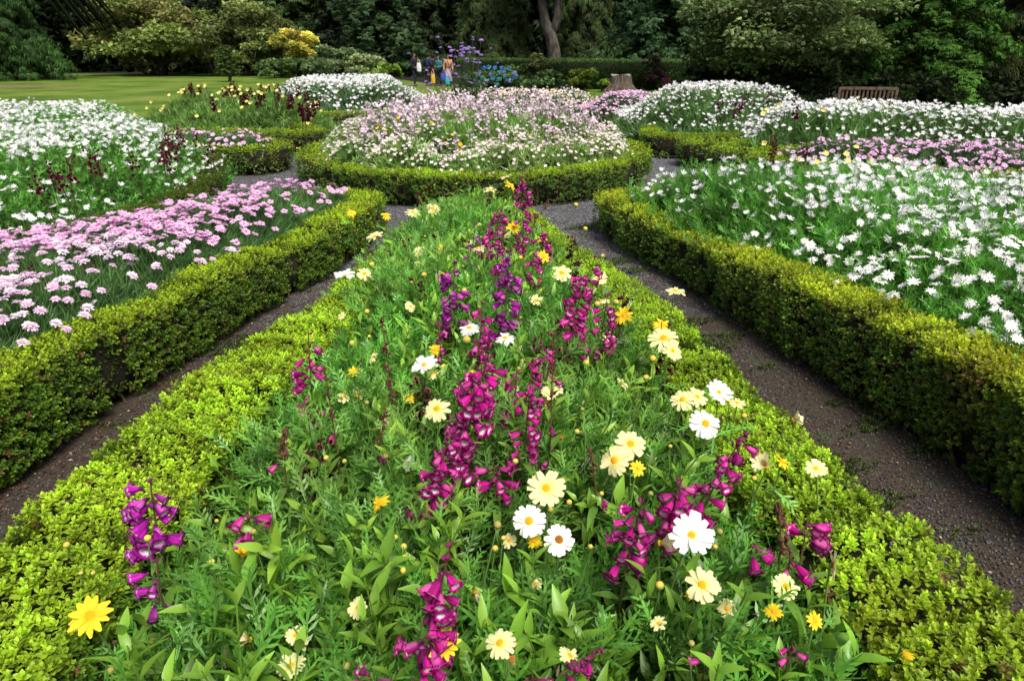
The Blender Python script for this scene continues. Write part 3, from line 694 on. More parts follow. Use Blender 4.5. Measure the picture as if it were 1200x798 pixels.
zF = bedz(F_, .3, .66, .9, .12, 3.)
soil(F_)
foliage('bed_foliage', 'mixed green foliage of the yellow and dark red bed on the left', F_, zF, FERN2, 240, (.15, .3, .05), 1.1, .15, .4, col2=(.13, .22, .05))
H_ = [(-5.6, 10.9), (-4.3, 10.35), (-3.75, 10.3), (-3.65, 10.7), (-4.2, 11.05), (-5.4, 11.5)]
zH = bedz(H_, .36, .5, .25, .02, 2.)
foliage('cushion_foliage', 'dense grey green cushion under the small pink daisy clump', H_, zH, THREAD, 500, BLUEG, 1.2, .15, .4)
L_ = [(1.9, 16.8), (3.2, 16.6), (4.3, 18), (4.2, 21), (2.8, 21.5), (1.8, 19)]
zL = bedz(L_, .3, .62, .8, .04, 1.)
foliage('cushion_foliage', 'green foliage of the small pink bed before the tree stump', L_, zL, FAR, 90, (.08, .17, .05), 1., .2, .4)
N_ = [(-2.3, 20), (-1, 18.6), (1.6, 18.8), (2.6, 20.8), (2.2, 23), (-2.0, 23)]
zN = bedz(N_, .25, .5, .6, .05, 1.)
foliage('bed_foliage', 'pale green foliage of the low bed behind the round bed', N_, zN, FAR, 110, (.12, .2, .05), .9, .2, .4)

# ------------------------------------------------------------------ daisies, counted one by one where they show large
def meshes(fn, n, name, mat, smoothed=True): return [tmesh(fn(), name, mat, smoothed) for _ in range(n)]
WPROF = (.4, .8, 1, .9, .45)
W_PET = meshes(lambda: daisy(random.choice((14, 15, 16)), 1., .27, random.uniform(.0, .5), (.9, .9, .8), (.93, .93, .93), WPROF, .2), 6, 'petals', M_PETAL)
W_DISC = meshes(lambda: disc(.16, (.7, .5, .06), (.5, .42, .05), 8), 2, 'disc', M_DISC)
P_PET = meshes(lambda: (lambda q: daisy(15, 1., .34, random.uniform(.0, .2), (.62, .2 + .2 * q, .46 + .15 * q), (.87, .54 + .25 * q, .77 + .1 * q), WPROF, .12, double=True))(random.random()), 8, 'petals', M_PETAL)
P_DISC = meshes(lambda: disc(.26, (.6, .22, .4), (.5, .3, .12), 8), 2, 'disc', M_DISC)
STEMU = [tmesh(tube(bez((0, 0, 0), (.15 * math.cos(a), .15 * math.sin(a), .3), (.05, 0, .7), (0, 0, 1), 6), (.0035, .003, .0025, .002, .002, .002), 4, (.08, .15, .03), (.12, .22, .06)), 'stem', M_STEM) for a in (0, 2, 4)]

def make_daisy(name, label, cat, pets, dcs, group):
    r = thing(name, label, cat, group=group)
    p = link('petals', pets[0], r); d = link('disc', dcs[0], r); s = link('stem', STEMU[0], r)
    return r, p, d, s
def place_daisies(name, label, cat, group, pets, dcs, P, D, Rr, first=None):
    for i in range(len(P)):
        if first is None:
            first = make_daisy(name, label, cat, pets, dcs, group); parts = first
        else:
            r = first[0].copy(); COL.objects.link(r); r['label'] = label; r['group'] = group; parts = [r]
            for ch in first[1:]:
                c = ch.copy(); COL.objects.link(c); c.parent = r; parts.append(c)
        r, p, d, s = parts
        z = P[i][2]; r.location = (P[i][0], P[i][1], 0)
        q = Matrix(toward(D[i][None])[0].tolist()).to_euler()
        p.data = pets[i % len(pets)]; p.location = (0, 0, z); p.rotation_euler = q; p.scale = (Rr[i],) * 3
        d.data = dcs[i % len(dcs)]; d.location = (0, 0, z); d.rotation_euler = q; d.scale = (Rr[i],) * 3
        s.data = STEMU[i % 3]; s.location = (0, 0, 0); s.rotation_euler = (0, 0, 0); s.scale = (1, 1, z - .003)
    return first

def clumps(f, lo, o=0): return lambda P: np.clip(lo + (1 - lo) * smooth(.5 + .9 * fnoise(P, f, o)), 0, 1)
def field(poly, dens, zf, up=(.02, .12), f=2., lo=.25, o=0, south=.25, tilt=.35):
    P = scatter(poly, dens, clumps(f, lo, o)); P = P[inview(P, 40, .6)]
    n = len(P); z = zf(P) + rng.uniform(*up, n)
    D = np.c_[np.zeros(n), np.full(n, -south), np.ones(n)] + rng.normal(0, tilt, (n, 3)) * (1, 1, .1)
    d = edgedist(P, poly); e = 1e-2; gx = (edgedist(P + [e, 0], poly) - d) / e; gy = (edgedist(P + [0, e], poly) - d) / e
    ed = np.clip(1 - d / .3, 0, 1)[:, None]
    D[:, :2] -= np.c_[gx, gy] * ed * .7
    Q = P - np.c_[gx, gy] * ed * .1
    return np.c_[Q, z], D
def mass(name, label, cat, P, D, temps, Rk, tint=None, stems=True, mat=None, jit=.15, scol=(.1, .19, .05), kind='stuff'):
    g = Geo(); n = len(P); wh = rng.integers(0, len(temps), n); k = Rk * rng.uniform(1 - jit, 1 + jit, n)
    t = np.ones((n, 3)) if tint is None else tint
    R = toward(D)
    for j in range(len(temps)):
        m = wh == j; g.add(temps[j], P[m], R[m], k[m], t[m])
    if stems:
        st = T([(-.0018, 0, 0), (.0018, 0, 0), (.0018, 0, -.16), (-.0018, 0, -.16)], [(0, 1, 2, 3)], C=scol)
        g.add(st, P, toward(np.array([0, 0, 1.]) + rng.normal(0, .12, (n, 3))), 1.)
    return tag(link(name, g.mesh(name, mat or M_PETAL)), label, cat, kind=kind)

WL = [daisy_lod(13, 1., (.93, .93, .93), (.65, .5, .08), .27, c, rd=.15) for c in (.2, .45, .7, -.1, .9)]
WF = [daisy_lod(8, 1., (.92, .92, .92), (.7, .62, .25), .5, c, 5) for c in (.3, .6, .0, .9)]
pB, dB = field(B, 215, zB, f=2.4, lo=.16, o=1, tilt=.45, up=(.0, .16)); pD, dD = field(D_, 210, zD, f=1.9, lo=.15, o=2, up=(.0, .14))
nr_b = [(*un(x, y, z)[:2], z) for x, y, z in ((1180, 370, .52), (1160, 385, .5), (1178, 402, .47), (1165, 352, .55), (1140, 356, .54), (1195, 340, .57), (1130, 330, .58), (1108, 383, .45), (1187, 380, .5), (1120, 300, .62), (1150, 320, .6), (1098, 345, .5), (1050, 283, .58), (990, 262, .56))]
pB = np.vstack([pB, nr_b]); dB = np.vstack([dB, np.tile((-.2, -.8, 1.), (len(nr_b), 1))])
dist = lambda P: np.hypot(P[:, 0], P[:, 1])
oB, oD = np.argsort(dist(pB)), np.argsort(dist(pD))
NB, ND = 235, 65
first = place_daisies('white_daisy', 'white daisy massed with its like behind the tall right-hand box hedge', 'daisy', 'white daisies nearest the camera in the right-hand bed', W_PET, W_DISC, pB[oB[:NB]], dB[oB[:NB]], rng.uniform(.025, .035, NB))
place_daisies('white_daisy', 'white daisy massed with its like in the bed at the left edge', 'daisy', 'white daisies nearest the camera in the left-hand bed', W_PET, W_DISC, pD[oD[:ND]], dD[oD[:ND]], rng.uniform(.028, .036, ND), first)
mass('white_daisies', 'white daisies spread across the back of the big right-hand bed', 'daisies', pB[oB[NB:]], dB[oB[NB:]], WL, .031)
mass('white_daisies', 'white daisies spread over the bed at the left edge', 'daisies', pD[oD[ND:]], dD[oD[ND:]], WL, .032)
for poly, zf, dens, rr, lab, o in ((J, zJ, 190, .037, 'white daisies crowding the bed in front of the bench', 3), (I_, zI, 185, .038, 'white daisies covering the mound right of the round bed', 4), (G_, zG, 150, .043, 'white daisies covering the mound behind the round bed', 5)):
    P, D = field(poly, dens, zf, up=(.0, .17), f=1.8, lo=.2, o=o)
    mass('white_daisies', lab, 'daisies', P, D, WF, rr)
# pink beds
pC, dC = field(C_, 440, zC, up=(.03, .1), f=2.2, lo=.3, o=6, south=.1, tilt=.22)
dd = edgedist(pC[:, :2], C_); near_edge = (pC[:, 0] > -3.2 + .0 * pC[:, 1])
keepm = rng.random(len(pC)) < np.where(dd < .12, .35, 1); pC, dC = pC[keepm], dC[keepm]
oC = np.argsort(dist(pC)); NC = min(300, len(oC))
place_daisies('pink_daisy', 'double pink daisy massed with its like in the left-hand bed', 'daisy', 'pink daisies in the left-hand bed', P_PET, P_DISC, pC[oC[:NC]], dC[oC[:NC]], rng.uniform(.022, .033, NC))
PKL = [daisy_lod(12, 1., (.84, .52, .76), (.55, .15, .36), .42, c, rd=.3) for c in (.1, .25, .0)]
PKF = [daisy_lod(7, 1., (.82, .45, .7), (.5, .12, .34), .7, c, 5, rd=.3) for c in (.1, .3)]
if NC < len(oC): mass('pink_daisies', 'pink daisies toward the far end of the left-hand bed', 'daisies', pC[oC[NC:]], dC[oC[NC:]], PKL, .034)
for poly, zf, dens, rr, lab, o in ((K, zK, 210, .036, 'pink daisies in the narrow strip on the right', 7), (H_, zH, 170, .036, 'small clump of pink daisies on the hedge tip left of the gravel', 1), (L_, zL, 170, .042, 'pink daisies in the small bed before the tree stump', 2)):
    P, D = field(poly, dens, zf, up=(.0, .09), f=1.8, lo=.3, o=o, tilt=.3)
    n = len(P); mass('pink_daisies', lab, 'daisies', P, D, PKF, rr, np.array([1, 1, 1.]) * rng.uniform(.8, 1.15, (n, 1)) + rng.random((n, 1)) * [[0, .35, .15]])
# round bed: dense small whitish daisies on the outer mounds, airy pale pink flowers in the raised middle
ann = circ(2.2); P, D = field(ann, 620, zE, up=(.0, .06), f=3., lo=.35, o=8, tilt=.3)
r = np.hypot(P[:, 0] - CX, P[:, 1] - CY); m = (r > 1.3) & (rng.random(len(r)) < smooth((r - 1.2) / .4) * np.clip((2.24 - r) / .16, .12, 1)); P, D = P[m], D[m]; n = len(P)
tint = np.array([[1, .95, .93]]) * rng.uniform(.8, 1.05, (n, 1)); tint -= (rng.random((n, 1)) < .3) * np.array([[.01, .13, .08]])
SML = [daisy_lod(8, 1., (.92, .9, .88), (.62, .45, .12), .6, c, 5, rd=.28) for c in (.0, .2, .35)]
mass('small_daisies', 'small white and blush daisies over the outer mounds of the round bed', 'daisies', P, D, SML, .024, tint)
inn = circ(1.75); P, D = field(inn, 100, zE, up=(-.05, .14), f=2.4, lo=.25, o=9, tilt=.7); n = len(P)
u_ = rng.integers(6, 15, n); P = np.repeat(P, u_, 0); D = np.repeat(D, u_, 0); n = len(P); P[:, 2] += rng.random(n) ** .8 * np.repeat(rng.uniform(.05, .3, len(u_)), u_); P[:, :2] += rng.normal(0, .022, (n, 2)) + .12 * rng.normal(0, 1, (len(u_), 2)).repeat(u_, 0) * (P[:, 2:3] - .7); D = D + rng.normal(0, .7, (n, 3))
PET5 = [daisy_lod(5, 1., (.9, .77, .83), (.8, .6, .4), .95, c, 5, rd=.2) for c in (.2, .6)]
mass('pale_pink_flowers', 'airy pale pink flowers in the raised middle of the round bed', 'flowers', P, D, PET5, .021, np.array([[1, 1, 1.]]) * rng.uniform(.85, 1.1, (n, 1)) - (rng.random((n, 1)) < .4) * np.array([[.02, .14, .05]]))
P, D = field(circ(1.7), 40, zE, up=(.0, .1), f=2., lo=.0, o=3, tilt=.6); n = len(P)
P = P[fnoise(P[:, :2], 2.5, 3) > .25]; D = D[:len(P)]; n = len(P)
mass('yellow_flowers', 'clusters of bright yellow flowers dotted through the round bed', 'flowers', P, D, PET5, .03, np.tile([[1, .78, .02]], (n, 1)))
P, D = field(N_, 110, zN, up=(.0, .2), f=1.8, lo=.2, o=4, tilt=.6); n = len(P)
mass('pale_flowers', 'pale pink and white flowers in the low bed behind the round bed', 'flowers', P, D, PET5, .036, np.array([[1, 1, 1.]]) * rng.uniform(.85, 1.15, (n, 1)) + (rng.random((n, 1)) < .2) * np.array([[0, .0, -.7]]))
#@@FG
# ------------------------------------------------------------------ foreground daisies, each placed where it grows
HEADS = {
 'W': ([tmesh(daisy(random.choice((13, 14, 16)), 1., .38, random.uniform(-.12, .4), (.85, .83, .5), (.87, .86, .8), (.4, .8, 1, .97, .6), .1), 'petals', M_PETAL, True) for _ in range(7)], 'white'),
 'P': ([tmesh(daisy(random.choice((14, 15, 17)), 1., .38, random.uniform(-.12, .4), (.86, .7, .06), (.87, .83, .42), (.4, .8, 1, .97, .6), .1), 'petals', M_PETAL, True) for _ in range(7)], 'pale'),
 'Y': ([tmesh(daisy(random.choice((12, 13)), 1., .36, .15, (.85, .5, .01), (.87, .66, .03), (.45, .8, 1, .85, .3), .22), 'petals', M_PETAL, True) for _ in range(7)], 'yellow'),
 'c': ([tmesh(daisy(13, 1., .4, 1.0, (.85, .7, .1), (.87, .8, .45), (.4, .8, 1, .97, .6), .15), 'petals', M_PETAL, True) for _ in range(3)], 'cup'),
 'y': ([tmesh(daisy(12, 1., .36, 1.05, (.85, .5, .01), (.87, .62, .02), (.45, .8, 1, .85, .3), .2), 'petals', M_PETAL, True) for _ in range(3)], 'cup'),
 's': ([tmesh(daisy(9, 1., .22, -.7, (.7, .5, .2), (.6, .5, .35), (.4, .7, .8, .5, .2), .3, droopy=.5), 'petals', M_PETAL, True) for _ in range(2)], 'spent')}
DISCS = [tmesh(disc(.24, (.8, .42, .01), (.72, .3, .005), 16), 'disc', M_DISC, True) for _ in range(3)]
DISCB = tmesh(disc(.27, (.5, .2, .02), (.2, .07, .01), 16, .8), 'disc', M_DISC, True)
CAL = tmesh(sphere(.2, 8, 4, (.12, .2, .05), .6), 'calyx', M_STEM, True)
def depth_of(p): return p[1] * math.cos(PITCH) - (p[2] - CH) * math.sin(PITCH)
def stem_mesh(a, b, r=.0026, leaves=3, col=(.1, .2, .045), bow=.06):
    """from ground point a to head b (both relative to root), with a few cut leaves"""
    a, b = np.array(a, float), np.array(b, float); h = b - a
    pts = bez(a, a + h * .35 + [random.uniform(-bow, bow), random.uniform(-bow, bow), 0], a + h * .75 + [random.uniform(-bow, bow) * .5, random.uniform(-bow, bow) * .5, .03], b, 10)
    return tube(pts, np.linspace(r * 1.25, r * .8, 10), 6, col, (.16, .28, .07)), pts
FD_N = 0
def fg_daisy(px, py, dia, kind, label, z=.6, face=None, brown=False, group='yellow and white daisies of the foreground bed', name='daisy'):
    global FD_N; FD_N += 1
    hd = np.array(un(px, py, z)); R = dia * depth_of(hd) / 1600.
    if kind in 'cy': R *= 1.1
    if face is None: face = (random.uniform(-.8, .8), random.uniform(-1.0, .1), 1)
    f = np.array(face, float); f /= np.linalg.norm(f)
    bx, by = hd[0] + random.uniform(-.07, .07) - f[0] * .05, hd[1] + random.uniform(-.02, .1)
    r = thing(name, label, 'daisy', (bx, by, .05), group)
    rel = hd - np.array([bx, by, .05])
    q = Matrix(toward(f[None])[0].tolist()).to_euler()
    for nm, me in (('petals', HEADS[kind][0][FD_N % len(HEADS[kind][0])]), ('disc', DISCB if (brown or kind == 's') else DISCS[FD_N % 3]), ('calyx', CAL)):
        o = link(nm, me, r, rel - (f * R * .1 if nm == 'calyx' else 0)); o.rotation_euler = q; o.scale = (R,) * 3
    t, pts = stem_mesh((0, 0, 0), rel - f * R * .15)
    link('stem', tmesh(t, 'stem', M_STEM), r)
    g = Geo()
    for k in range(4):
        p = pts[random.choice((4, 5, 6, 7))]; g.add(fern_leaf(.07, 3, 0), p, toward([[random.uniform(-1, 1), random.uniform(-1, 1), .6]]) @ rotx(-PI / 2)[None] if False else toward([[random.uniform(-1, 1), random.uniform(-1, 1), 1.2]]), 1., np.array(GREEN) * random.uniform(.9, 1.6))
    link('foliage', g.mesh('foliage', M_FOL), r)
    return r
S = [
 (105, 721, 52, 'Y', 'bright yellow daisy alone over the left hedge at the bottom left corner', .55, (.15, -.6, 1)),
 (445, 590, 28, 'Y', 'small yellow daisy with narrow petals left of the dark gap', .6),
 (285, 650, 22, 'y', 'half-closed yellow daisy in the foliage right of the violet penstemon', .58, (.2, -.1, 1)),
 (512, 479, 32, 'P', 'cream daisy with few petals beside the central magenta spike', .66, (-.3, -.6, 1)),
 (497, 428, 32, 'W', 'white daisy pair, the left-facing one, left of the magenta spikes', .64, (-.3, -.4, 1)),
 (510, 437, 22, 'P', 'small cream daisy with small petals right of the white pair', .62),
 (484, 249, 20, 'P', 'small pale yellow daisy at the far left of the bed near the round hedge', .6),
 (404, 323, 26, 'W', 'white daisy seen side-on over the left hedge', .56, (-.1, -.05, 1)),
 (439, 277, 22, 'P', 'cream daisy at the left border of the bed by the hedge corner', .56),
 (492, 295, 16, 'P', 'small pale yellow daisy above the violet spike on the left', .6),
 (518, 291, 13, 'Y', 'tiny yellow daisy beside the violet spike top', .6),
 (602, 266, 18, 'Y', 'round yellow daisy in front of the farthest magenta spikes', .66, (0, -.9, 1)),
 (560, 291, 18, 'P', 'side-facing pale daisy below the far magenta spikes', .62, (-.2, -.1, 1)),
 (658, 320, 26, 'P', 'pale yellow daisy between two magenta spikes right of centre', .62, (.1, -.5, 1)),
 (637, 301, 18, 'Y', 'yellow daisy turned to the right below the small far spike', .62, (.5, -.7, .7)),
 (635, 281, 16, 'Y', 'flat yellow daisy on the small far spike near the right hedge', .62, (0, -.1, 1)),
 (731, 370, 26, 'Y', 'strong yellow daisy facing left at the right hedge', .62, (-.6, -.6, .7)),
 (778, 396, 36, 'P', 'cream daisy standing over the right hedge, largest of a tight group of three', .64, (0, -.5, 1)),
 (788, 411, 26, 'P', 'pale daisy tucked under the group of three on the right hedge', .62, (.4, -.6, .6)),
 (776, 381, 22, 'Y', 'yellow daisy at the back of the group of three on the right hedge', .64, (0, -.6, 1)),
 (792, 341, 24, 'P', 'yellow daisy on a long stem against the gravel path', .66, (.1, -.05, 1)),
 (702, 326, 20, 'P', 'pale daisy with thin petals right of the leaning magenta spike', .6),
 (592, 396, 24, 'W', 'side-on white daisy between the middle magenta spikes', .66, (-.1, -.15, 1)),
 (550, 384, 24, 'W', 'flat white daisy left of the middle magenta spike', .64, (0, -.15, 1)),
 (647, 457, 26, 'P', 'pale daisy with separate narrow petals right of the central spikes', .62, (0, -.6, 1)),
 (637, 471, 18, 'Y', 'small yellow daisy under the narrow-petalled pale one', .58),
 (720, 539, 36, 'P', 'yellow daisy, left one of the touching pair above the right clump', .64, (-.5, -.7, .8)),
 (739, 520, 38, 'P', 'cream daisy, right one of the touching pair above the right clump', .66, (.1, -.6, 1)),
 (747, 549, 22, 'Y', 'small deep yellow daisy below the touching pair', .62),
 (640, 572, 46, 'P', 'large pale yellow daisy with blunt petals at the centre of the near bed', .66, (0, -.75, 1)),
 (620, 610, 40, 'W', 'white daisy with yellow eye below the large pale yellow one', .64, (-.15, -.8, 1)),
 (655, 632, 38, 'W', 'white daisy with a dark orange eye beside the black gap', .62, (.1, -.7, 1), True),
 (626, 634, 20, 'Y', 'small yellow daisy hanging under the white one', .58, (0, -1, .3)),
 (810, 627, 54, 'W', 'largest white daisy of the bed, in front of the right magenta clump', .7, (0, -.75, 1)),
 (773, 636, 30, 'c', 'half-open pale daisy leaning left of the largest white one', .64, (.9, -.5, .5)),
 (823, 685, 42, 'P', 'pale yellow daisy with pointed petals under the largest white one', .66, (-.1, -.6, 1)),
 (812, 697, 20, 'Y', 'small yellow daisy half hidden under the pointed pale one', .6),
 (827, 496, 38, 'W', 'white daisy with yellow eye lowest of the four by the right hedge', .66, (.1, -.7, 1)),
 (800, 468, 28, 'P', 'yellow daisy left of the four by the right hedge', .66, (-.2, -.6, 1)),
 (817, 465, 26, 'P', 'pale yellow daisy overlapping its left neighbour by the right hedge', .66, (.3, -.5, 1)),
 (842, 460, 32, 'W', 'white daisy topmost of the four by the right hedge', .66, (.1, -.7, 1)),
 (864, 472, 20, 'P', 'small yellow daisy seen flat right of the white ones', .6, (0, -.1, 1)),
 (898, 546, 32, 'c', 'half-open white daisy facing left by the right hedge', .62, (-.7, -.2, .8)),
 (916, 540, 26, 'Y', 'yellow daisy behind the half-open white one', .62),
 (956, 549, 26, 'P', 'pale daisy farthest right over the right hedge', .6, (-.1, -.5, 1)),
 (929, 492, 24, 'c', 'pale daisy seen from behind on the right hedge', .6, (.9, -.2, .5)),
 (976, 662, 36, 'P', 'pale yellow daisy seen edge-on against the right hedge', .6, (.95, -.35, .15)),
 (921, 687, 32, 'P', 'pale yellow daisy above the deep yellow pair at lower right', .6),
 (906, 716, 22, 'Y', 'deep yellow ragged daisy at lower right', .6),
 (955, 727, 24, 'Y', 'yellow daisy tilted left at lower right', .58, (.3, -.7, .7)),
 (1058, 762, 24, 'y', 'drooping yellow daisy over the right hedge at the bottom', .52, (.3, -.4, -.3)),
 (520, 754, 42, 'Y', 'yellow daisy against the large magenta spike at the bottom', .72, (.1, -.5, 1)),
 (586, 753, 36, 'P', 'pale daisy with yellow eye at the bottom centre', .66, (-.2, -.4, 1)),
 (600, 772, 30, 's', 'fading daisy with a brown eye below the pale one at the bottom', .64, (0, -.7, 1)),
 (668, 768, 28, 'P', 'thin-petalled pale daisy turned away at the bottom right of centre', .62, (.5, -.1, .8)),
 (293, 749, 26, 'c', 'pale yellow daisy half hidden in leaves at the bottom left', .5, (-.5, -.5, .5)),
 (343, 748, 34, 'c', 'cream daisy facing right at the bottom left', .54, (.9, -.3, .2)),
 (341, 780, 34, 'P', 'cream daisy at the very bottom left of centre', .56, (0, -.2, 1)),
 (593, 208, 16, 'P', 'pale yellow daisy at the far tip of the bed', .66),
 (597, 217, 16, 'Y', 'yellow daisy at the far tip of the bed', .64),
 (574, 223, 16, 'P', 'washed-out pale daisy at the far tip, left', .6, (0, -.1, 1)),
 (415, 436, 18, 'Y', 'yellow daisy in the foliage beside the left hedge, upper', .55),
 (418, 463, 20, 'P', 'pale yellow daisy in the foliage beside the left hedge, lower', .55),
 (458, 497, 18, 'c', 'half-closed white daisy left of the central spike', .56, (-.7, -.3, .3)),
 (478, 543, 20, 'W', 'small white daisy facing left below the central spike', .56, (-.6, -.5, .5)),
 (553, 440, 16, 'Y', 'small yellow daisy among the middle spikes', .62),
 (605, 408, 16, 'P', 'small pale daisy above the middle spikes', .62),
 (628, 352, 18, 'P', 'pale daisy pair member beyond the middle spikes', .6),
 (708, 352, 14, 'P', 'small pale daisy behind the leaning magenta spike', .6),
 (658, 512, 18, 's', 'withered brown daisy right of the central spikes', .58, (.1, -.5, 1)),
 (412, 250, 12, 'Y', 'tiny yellow daisy at the inner corner of the left hedge', .5),
 (452, 253, 14, 'Y', 'yellow daisy over the gravel corner by the round hedge', .5),
 (20, 0, 0, '', '', 0)]
for s in S[:-1]:
    fg_daisy(s[0], s[1], s[2], s[3], s[4], s[5], s[6] if len(s) > 6 else None, len(s) > 7)
# round buds on long stems
BUDM = tmesh(join([sphere(1, 10, 6, (.3, .3, .06), .8, (.72, .52, .08)), sphere(1.08, 10, 5, (.13, .2, .05), .55).xf(None, (0, 0, -.42))]), 'bud', M_DISC, True)
for px, py, dia, z in ((463, 629, 9, .56), (473, 640, 10, .56), (474, 653, 11, .56), (473, 668, 11, .55), (580, 642, 10, .6), (78, 638, 10, .5), (109, 671, 7, .5), (95, 671, 7, .5), (173, 630, 11, .66), (248, 658, 10, .55), (225, 626, 7, .52), (246, 779, 10, .5),
                       (773, 685, 13, .62), (413, 402, 10, .55), (547, 398, 13, .62), (520, 430, 10, .62), (645, 597, 9, .55), (692, 640, 8, .6), (604, 540, 9, .66), (687, 425, 10, .6), (700, 356, 10, .62), (722, 354, 10, .62), (765, 420, 10, .62), (872, 487, 9, .6), (884, 560, 8, .6),
                       (436, 310, 9, .56), (497, 322, 9, .58), (675, 240, 7, .5), (686, 268, 7, .6), (706, 300, 7, .6), (562, 264, 8, .62), (544, 340, 8, .6), (667, 588, 9, .56), (705, 578, 7, .56), (757, 442, 9, .62), (590, 630, 8, .6), (855, 470, 7, .6), (838, 640, 8, .6), (430, 365, 8, .55), (610, 302, 7, .6)):
    hd = np.array(un(px, py, z)); R = dia * depth_of(hd) / 1600. * .78
    b = np.array([hd[0] + random.uniform(-.06, .06), hd[1] + random.uniform(0, .1), .05])
    r = thing('daisy_bud', 'round yellow daisy bud on a thin green stem in the foreground bed', 'flower bud', b, 'closed daisy buds in the foreground bed')
    o = link('bud', BUDM, r, hd - b); o.scale = (R,) * 3; o.rotation_euler = (random.uniform(-.3, .6), random.uniform(-.4, .4), 0)
    t, _ = stem_mesh((0, 0, 0), hd - b - [0, 0, R * .5], .0018); link('stem', tmesh(t, 'stem', M_STEM), r)

# wiry buds and spent stalks standing out of the leaves, each its own thing
P_ = scatter(A, 16); P_ = P_[P_[:, 1] > .9][:70]
BRB = tmesh(join([sphere(1, 8, 5, (.35, .3, .08), .8), sphere(1.05, 8, 4, (.14, .2, .05), .5).xf(None, (0, 0, -.4))]), 'bud', M_DISC, True)
for i_, p_ in enumerate(P_):
    hd = np.array([p_[0], p_[1], float(zA(p_[None])[0]) + random.uniform(.06, .17)]); b = np.array([hd[0] + random.uniform(-.09, .09), hd[1] + random.uniform(-.05, .09), .05])
    r = thing('daisy_bud', 'small closed green and straw coloured bud on a wiry stem among the leaves', 'flower bud', b, 'small unopened buds among the leaves')
    o = link('bud', BRB if i_ % 3 else BUDM, r, hd - b); o.scale = (random.uniform(.0055, .009),) * 3; o.rotation_euler = (random.uniform(-.4, .6), random.uniform(-.5, .5), 0)
    t, _ = stem_mesh((0, 0, 0), hd - b - [0, 0, .004], .0016, bow=.1); link('stem', tmesh(t, 'stem', M_STEM), r)

# ------------------------------------------------------------------ penstemons
MAG = ((.47, .01, .23), (.2, .003, .1)); VIO = ((.4, .012, .33), (.16, .003, .13)); RED = ((.2, .004, .05), (.08, .003, .03))
CALYX = tmesh(bell()[1], 'calyx', M_BELL, True)
BELLS = {k: [tmesh(bell(tuple(v * q for v in c), tuple(v * q for v in d))[0], 'flower', M_BELL, True) for q in (1., .75, 1.2, .9, 1.4)] for k, (c, d) in (('m', MAG), ('v', VIO))}
PBUD = {k: [tmesh(sphere(1, 8, 5, d, 1.7, c), 'bud', M_BELL, True)] for k, (c, d) in (('m', ((.4, .02, .2), (.1, .05, .04))), ('v', ((.3, .02, .3), (.08, .05, .05))), ('r', ((.22, .02, .06), (.09, .05, .02))), ('b', ((.2, .07, .06), (.1, .06, .03))))}
def penstemon(b, t, nf, bs, col, label, zb=.5, nb=8, lean=0, leaves=True, rootz=.05):
    lo = np.array(un(b[0], b[1], zb)); up = np.array(unY(t[0], t[1], lo[1] + lean))
    dep = depth_of((lo + up) / 2); Lb = bs * dep / 800 * .84
    g0 = np.array([lo[0] + (lo[0] - up[0]) * .3 + random.uniform(-.03, .03), lo[1] - lean * .3 + random.uniform(0, .06), rootz])
    r = thing('penstemon', label, 'penstemon', g0, 'tall bell-flowered penstemons of the foreground bed')
    nf = int(round(nf * 1.35))
    ax = up - lo; L = np.linalg.norm(ax); pts = bez(g0 - g0, (lo - g0) * (.5, .5, .55), lo - g0, up - g0, 18)
    zrel = pts[:, 2]
    link('stem', tmesh(tube(pts, np.linspace(.0045, .0015, 18), 6, (.1, .15, .04), (.14, .06, .04)), 'stem', M_STEM), r)
    gl = Geo()
    for k in range(5 if leaves else 2):
        p = pts[3 + 2 * k]
        for j in (0, 1):
            az = k * PI / 2 + j * PI + random.uniform(-.4, .4)
            bl = blade(random.uniform(.07, .12), .024, LANCE, .35, .4, 2, (.1, .21, .03), (.15, .3, .04))
            gl.add(bl.xf(rotz(az) @ rotx(random.uniform(.1, .6)), p))
    # bracts along the inflorescence
    for k in range(int(L / .025)):
        s = k * .025 / L; p = (lo - g0) + ax * s
        bl = blade(.02, .006, (.5, 1, .1), .2, .3, 1, (.14, .12, .04), (.12, .07, .04)); gl.add(bl.xf(rotz(random.uniform(0, 6.3)) @ rotx(random.uniform(0, .8)), p))
    link('foliage', gl.mesh('foliage', M_GLOSS), r)
    for i in range(nf):
        s = .86 * (i + random.uniform(.0, .6)) / nf
        az = random.uniform(-2.0, 2.0) if random.random() < .8 else random.uniform(0, 6.28)
        dr = np.array([math.sin(az), -math.cos(az), -random.uniform(.15, .75)]); dr /= np.linalg.norm(dr)
        k = Lb * random.uniform(.8, 1.1) * (1 - .3 * s)
        p = (lo - g0) + ax * s + dr * (1, 1, 0) * Lb * random.uniform(.1, .4)
        o = link('flower', BELLS[col][i % 5], r, p); o.scale = (k, k, k)
        o.rotation_euler = Matrix(toward(dr[None])[0].tolist()).to_euler(); link('calyx', CALYX, o)
    bm_ = PBUD[col][0] if col in PBUD else PBUD['m'][0]
    for i in range(nb):
        s = random.uniform(.45, 1.03) if nf else random.uniform(0, 1.02)
        az = random.uniform(-2.4, 2.4); rr = Lb * random.uniform(.12, .35) * (1.25 - s * .6)
        p = (lo - g0) + ax * s + np.array([math.sin(az), -math.cos(az), .1]) * rr
        o = link('bud', bm_, r, p); k = Lb * (.13 if nf else .15) * random.uniform(.6, 1.15) * (1.3 - .5 * s); o.scale = (k, k, k)
        o.rotation_euler = (random.uniform(1.0, 2.6), 0, random.uniform(-1, 1))
    return r
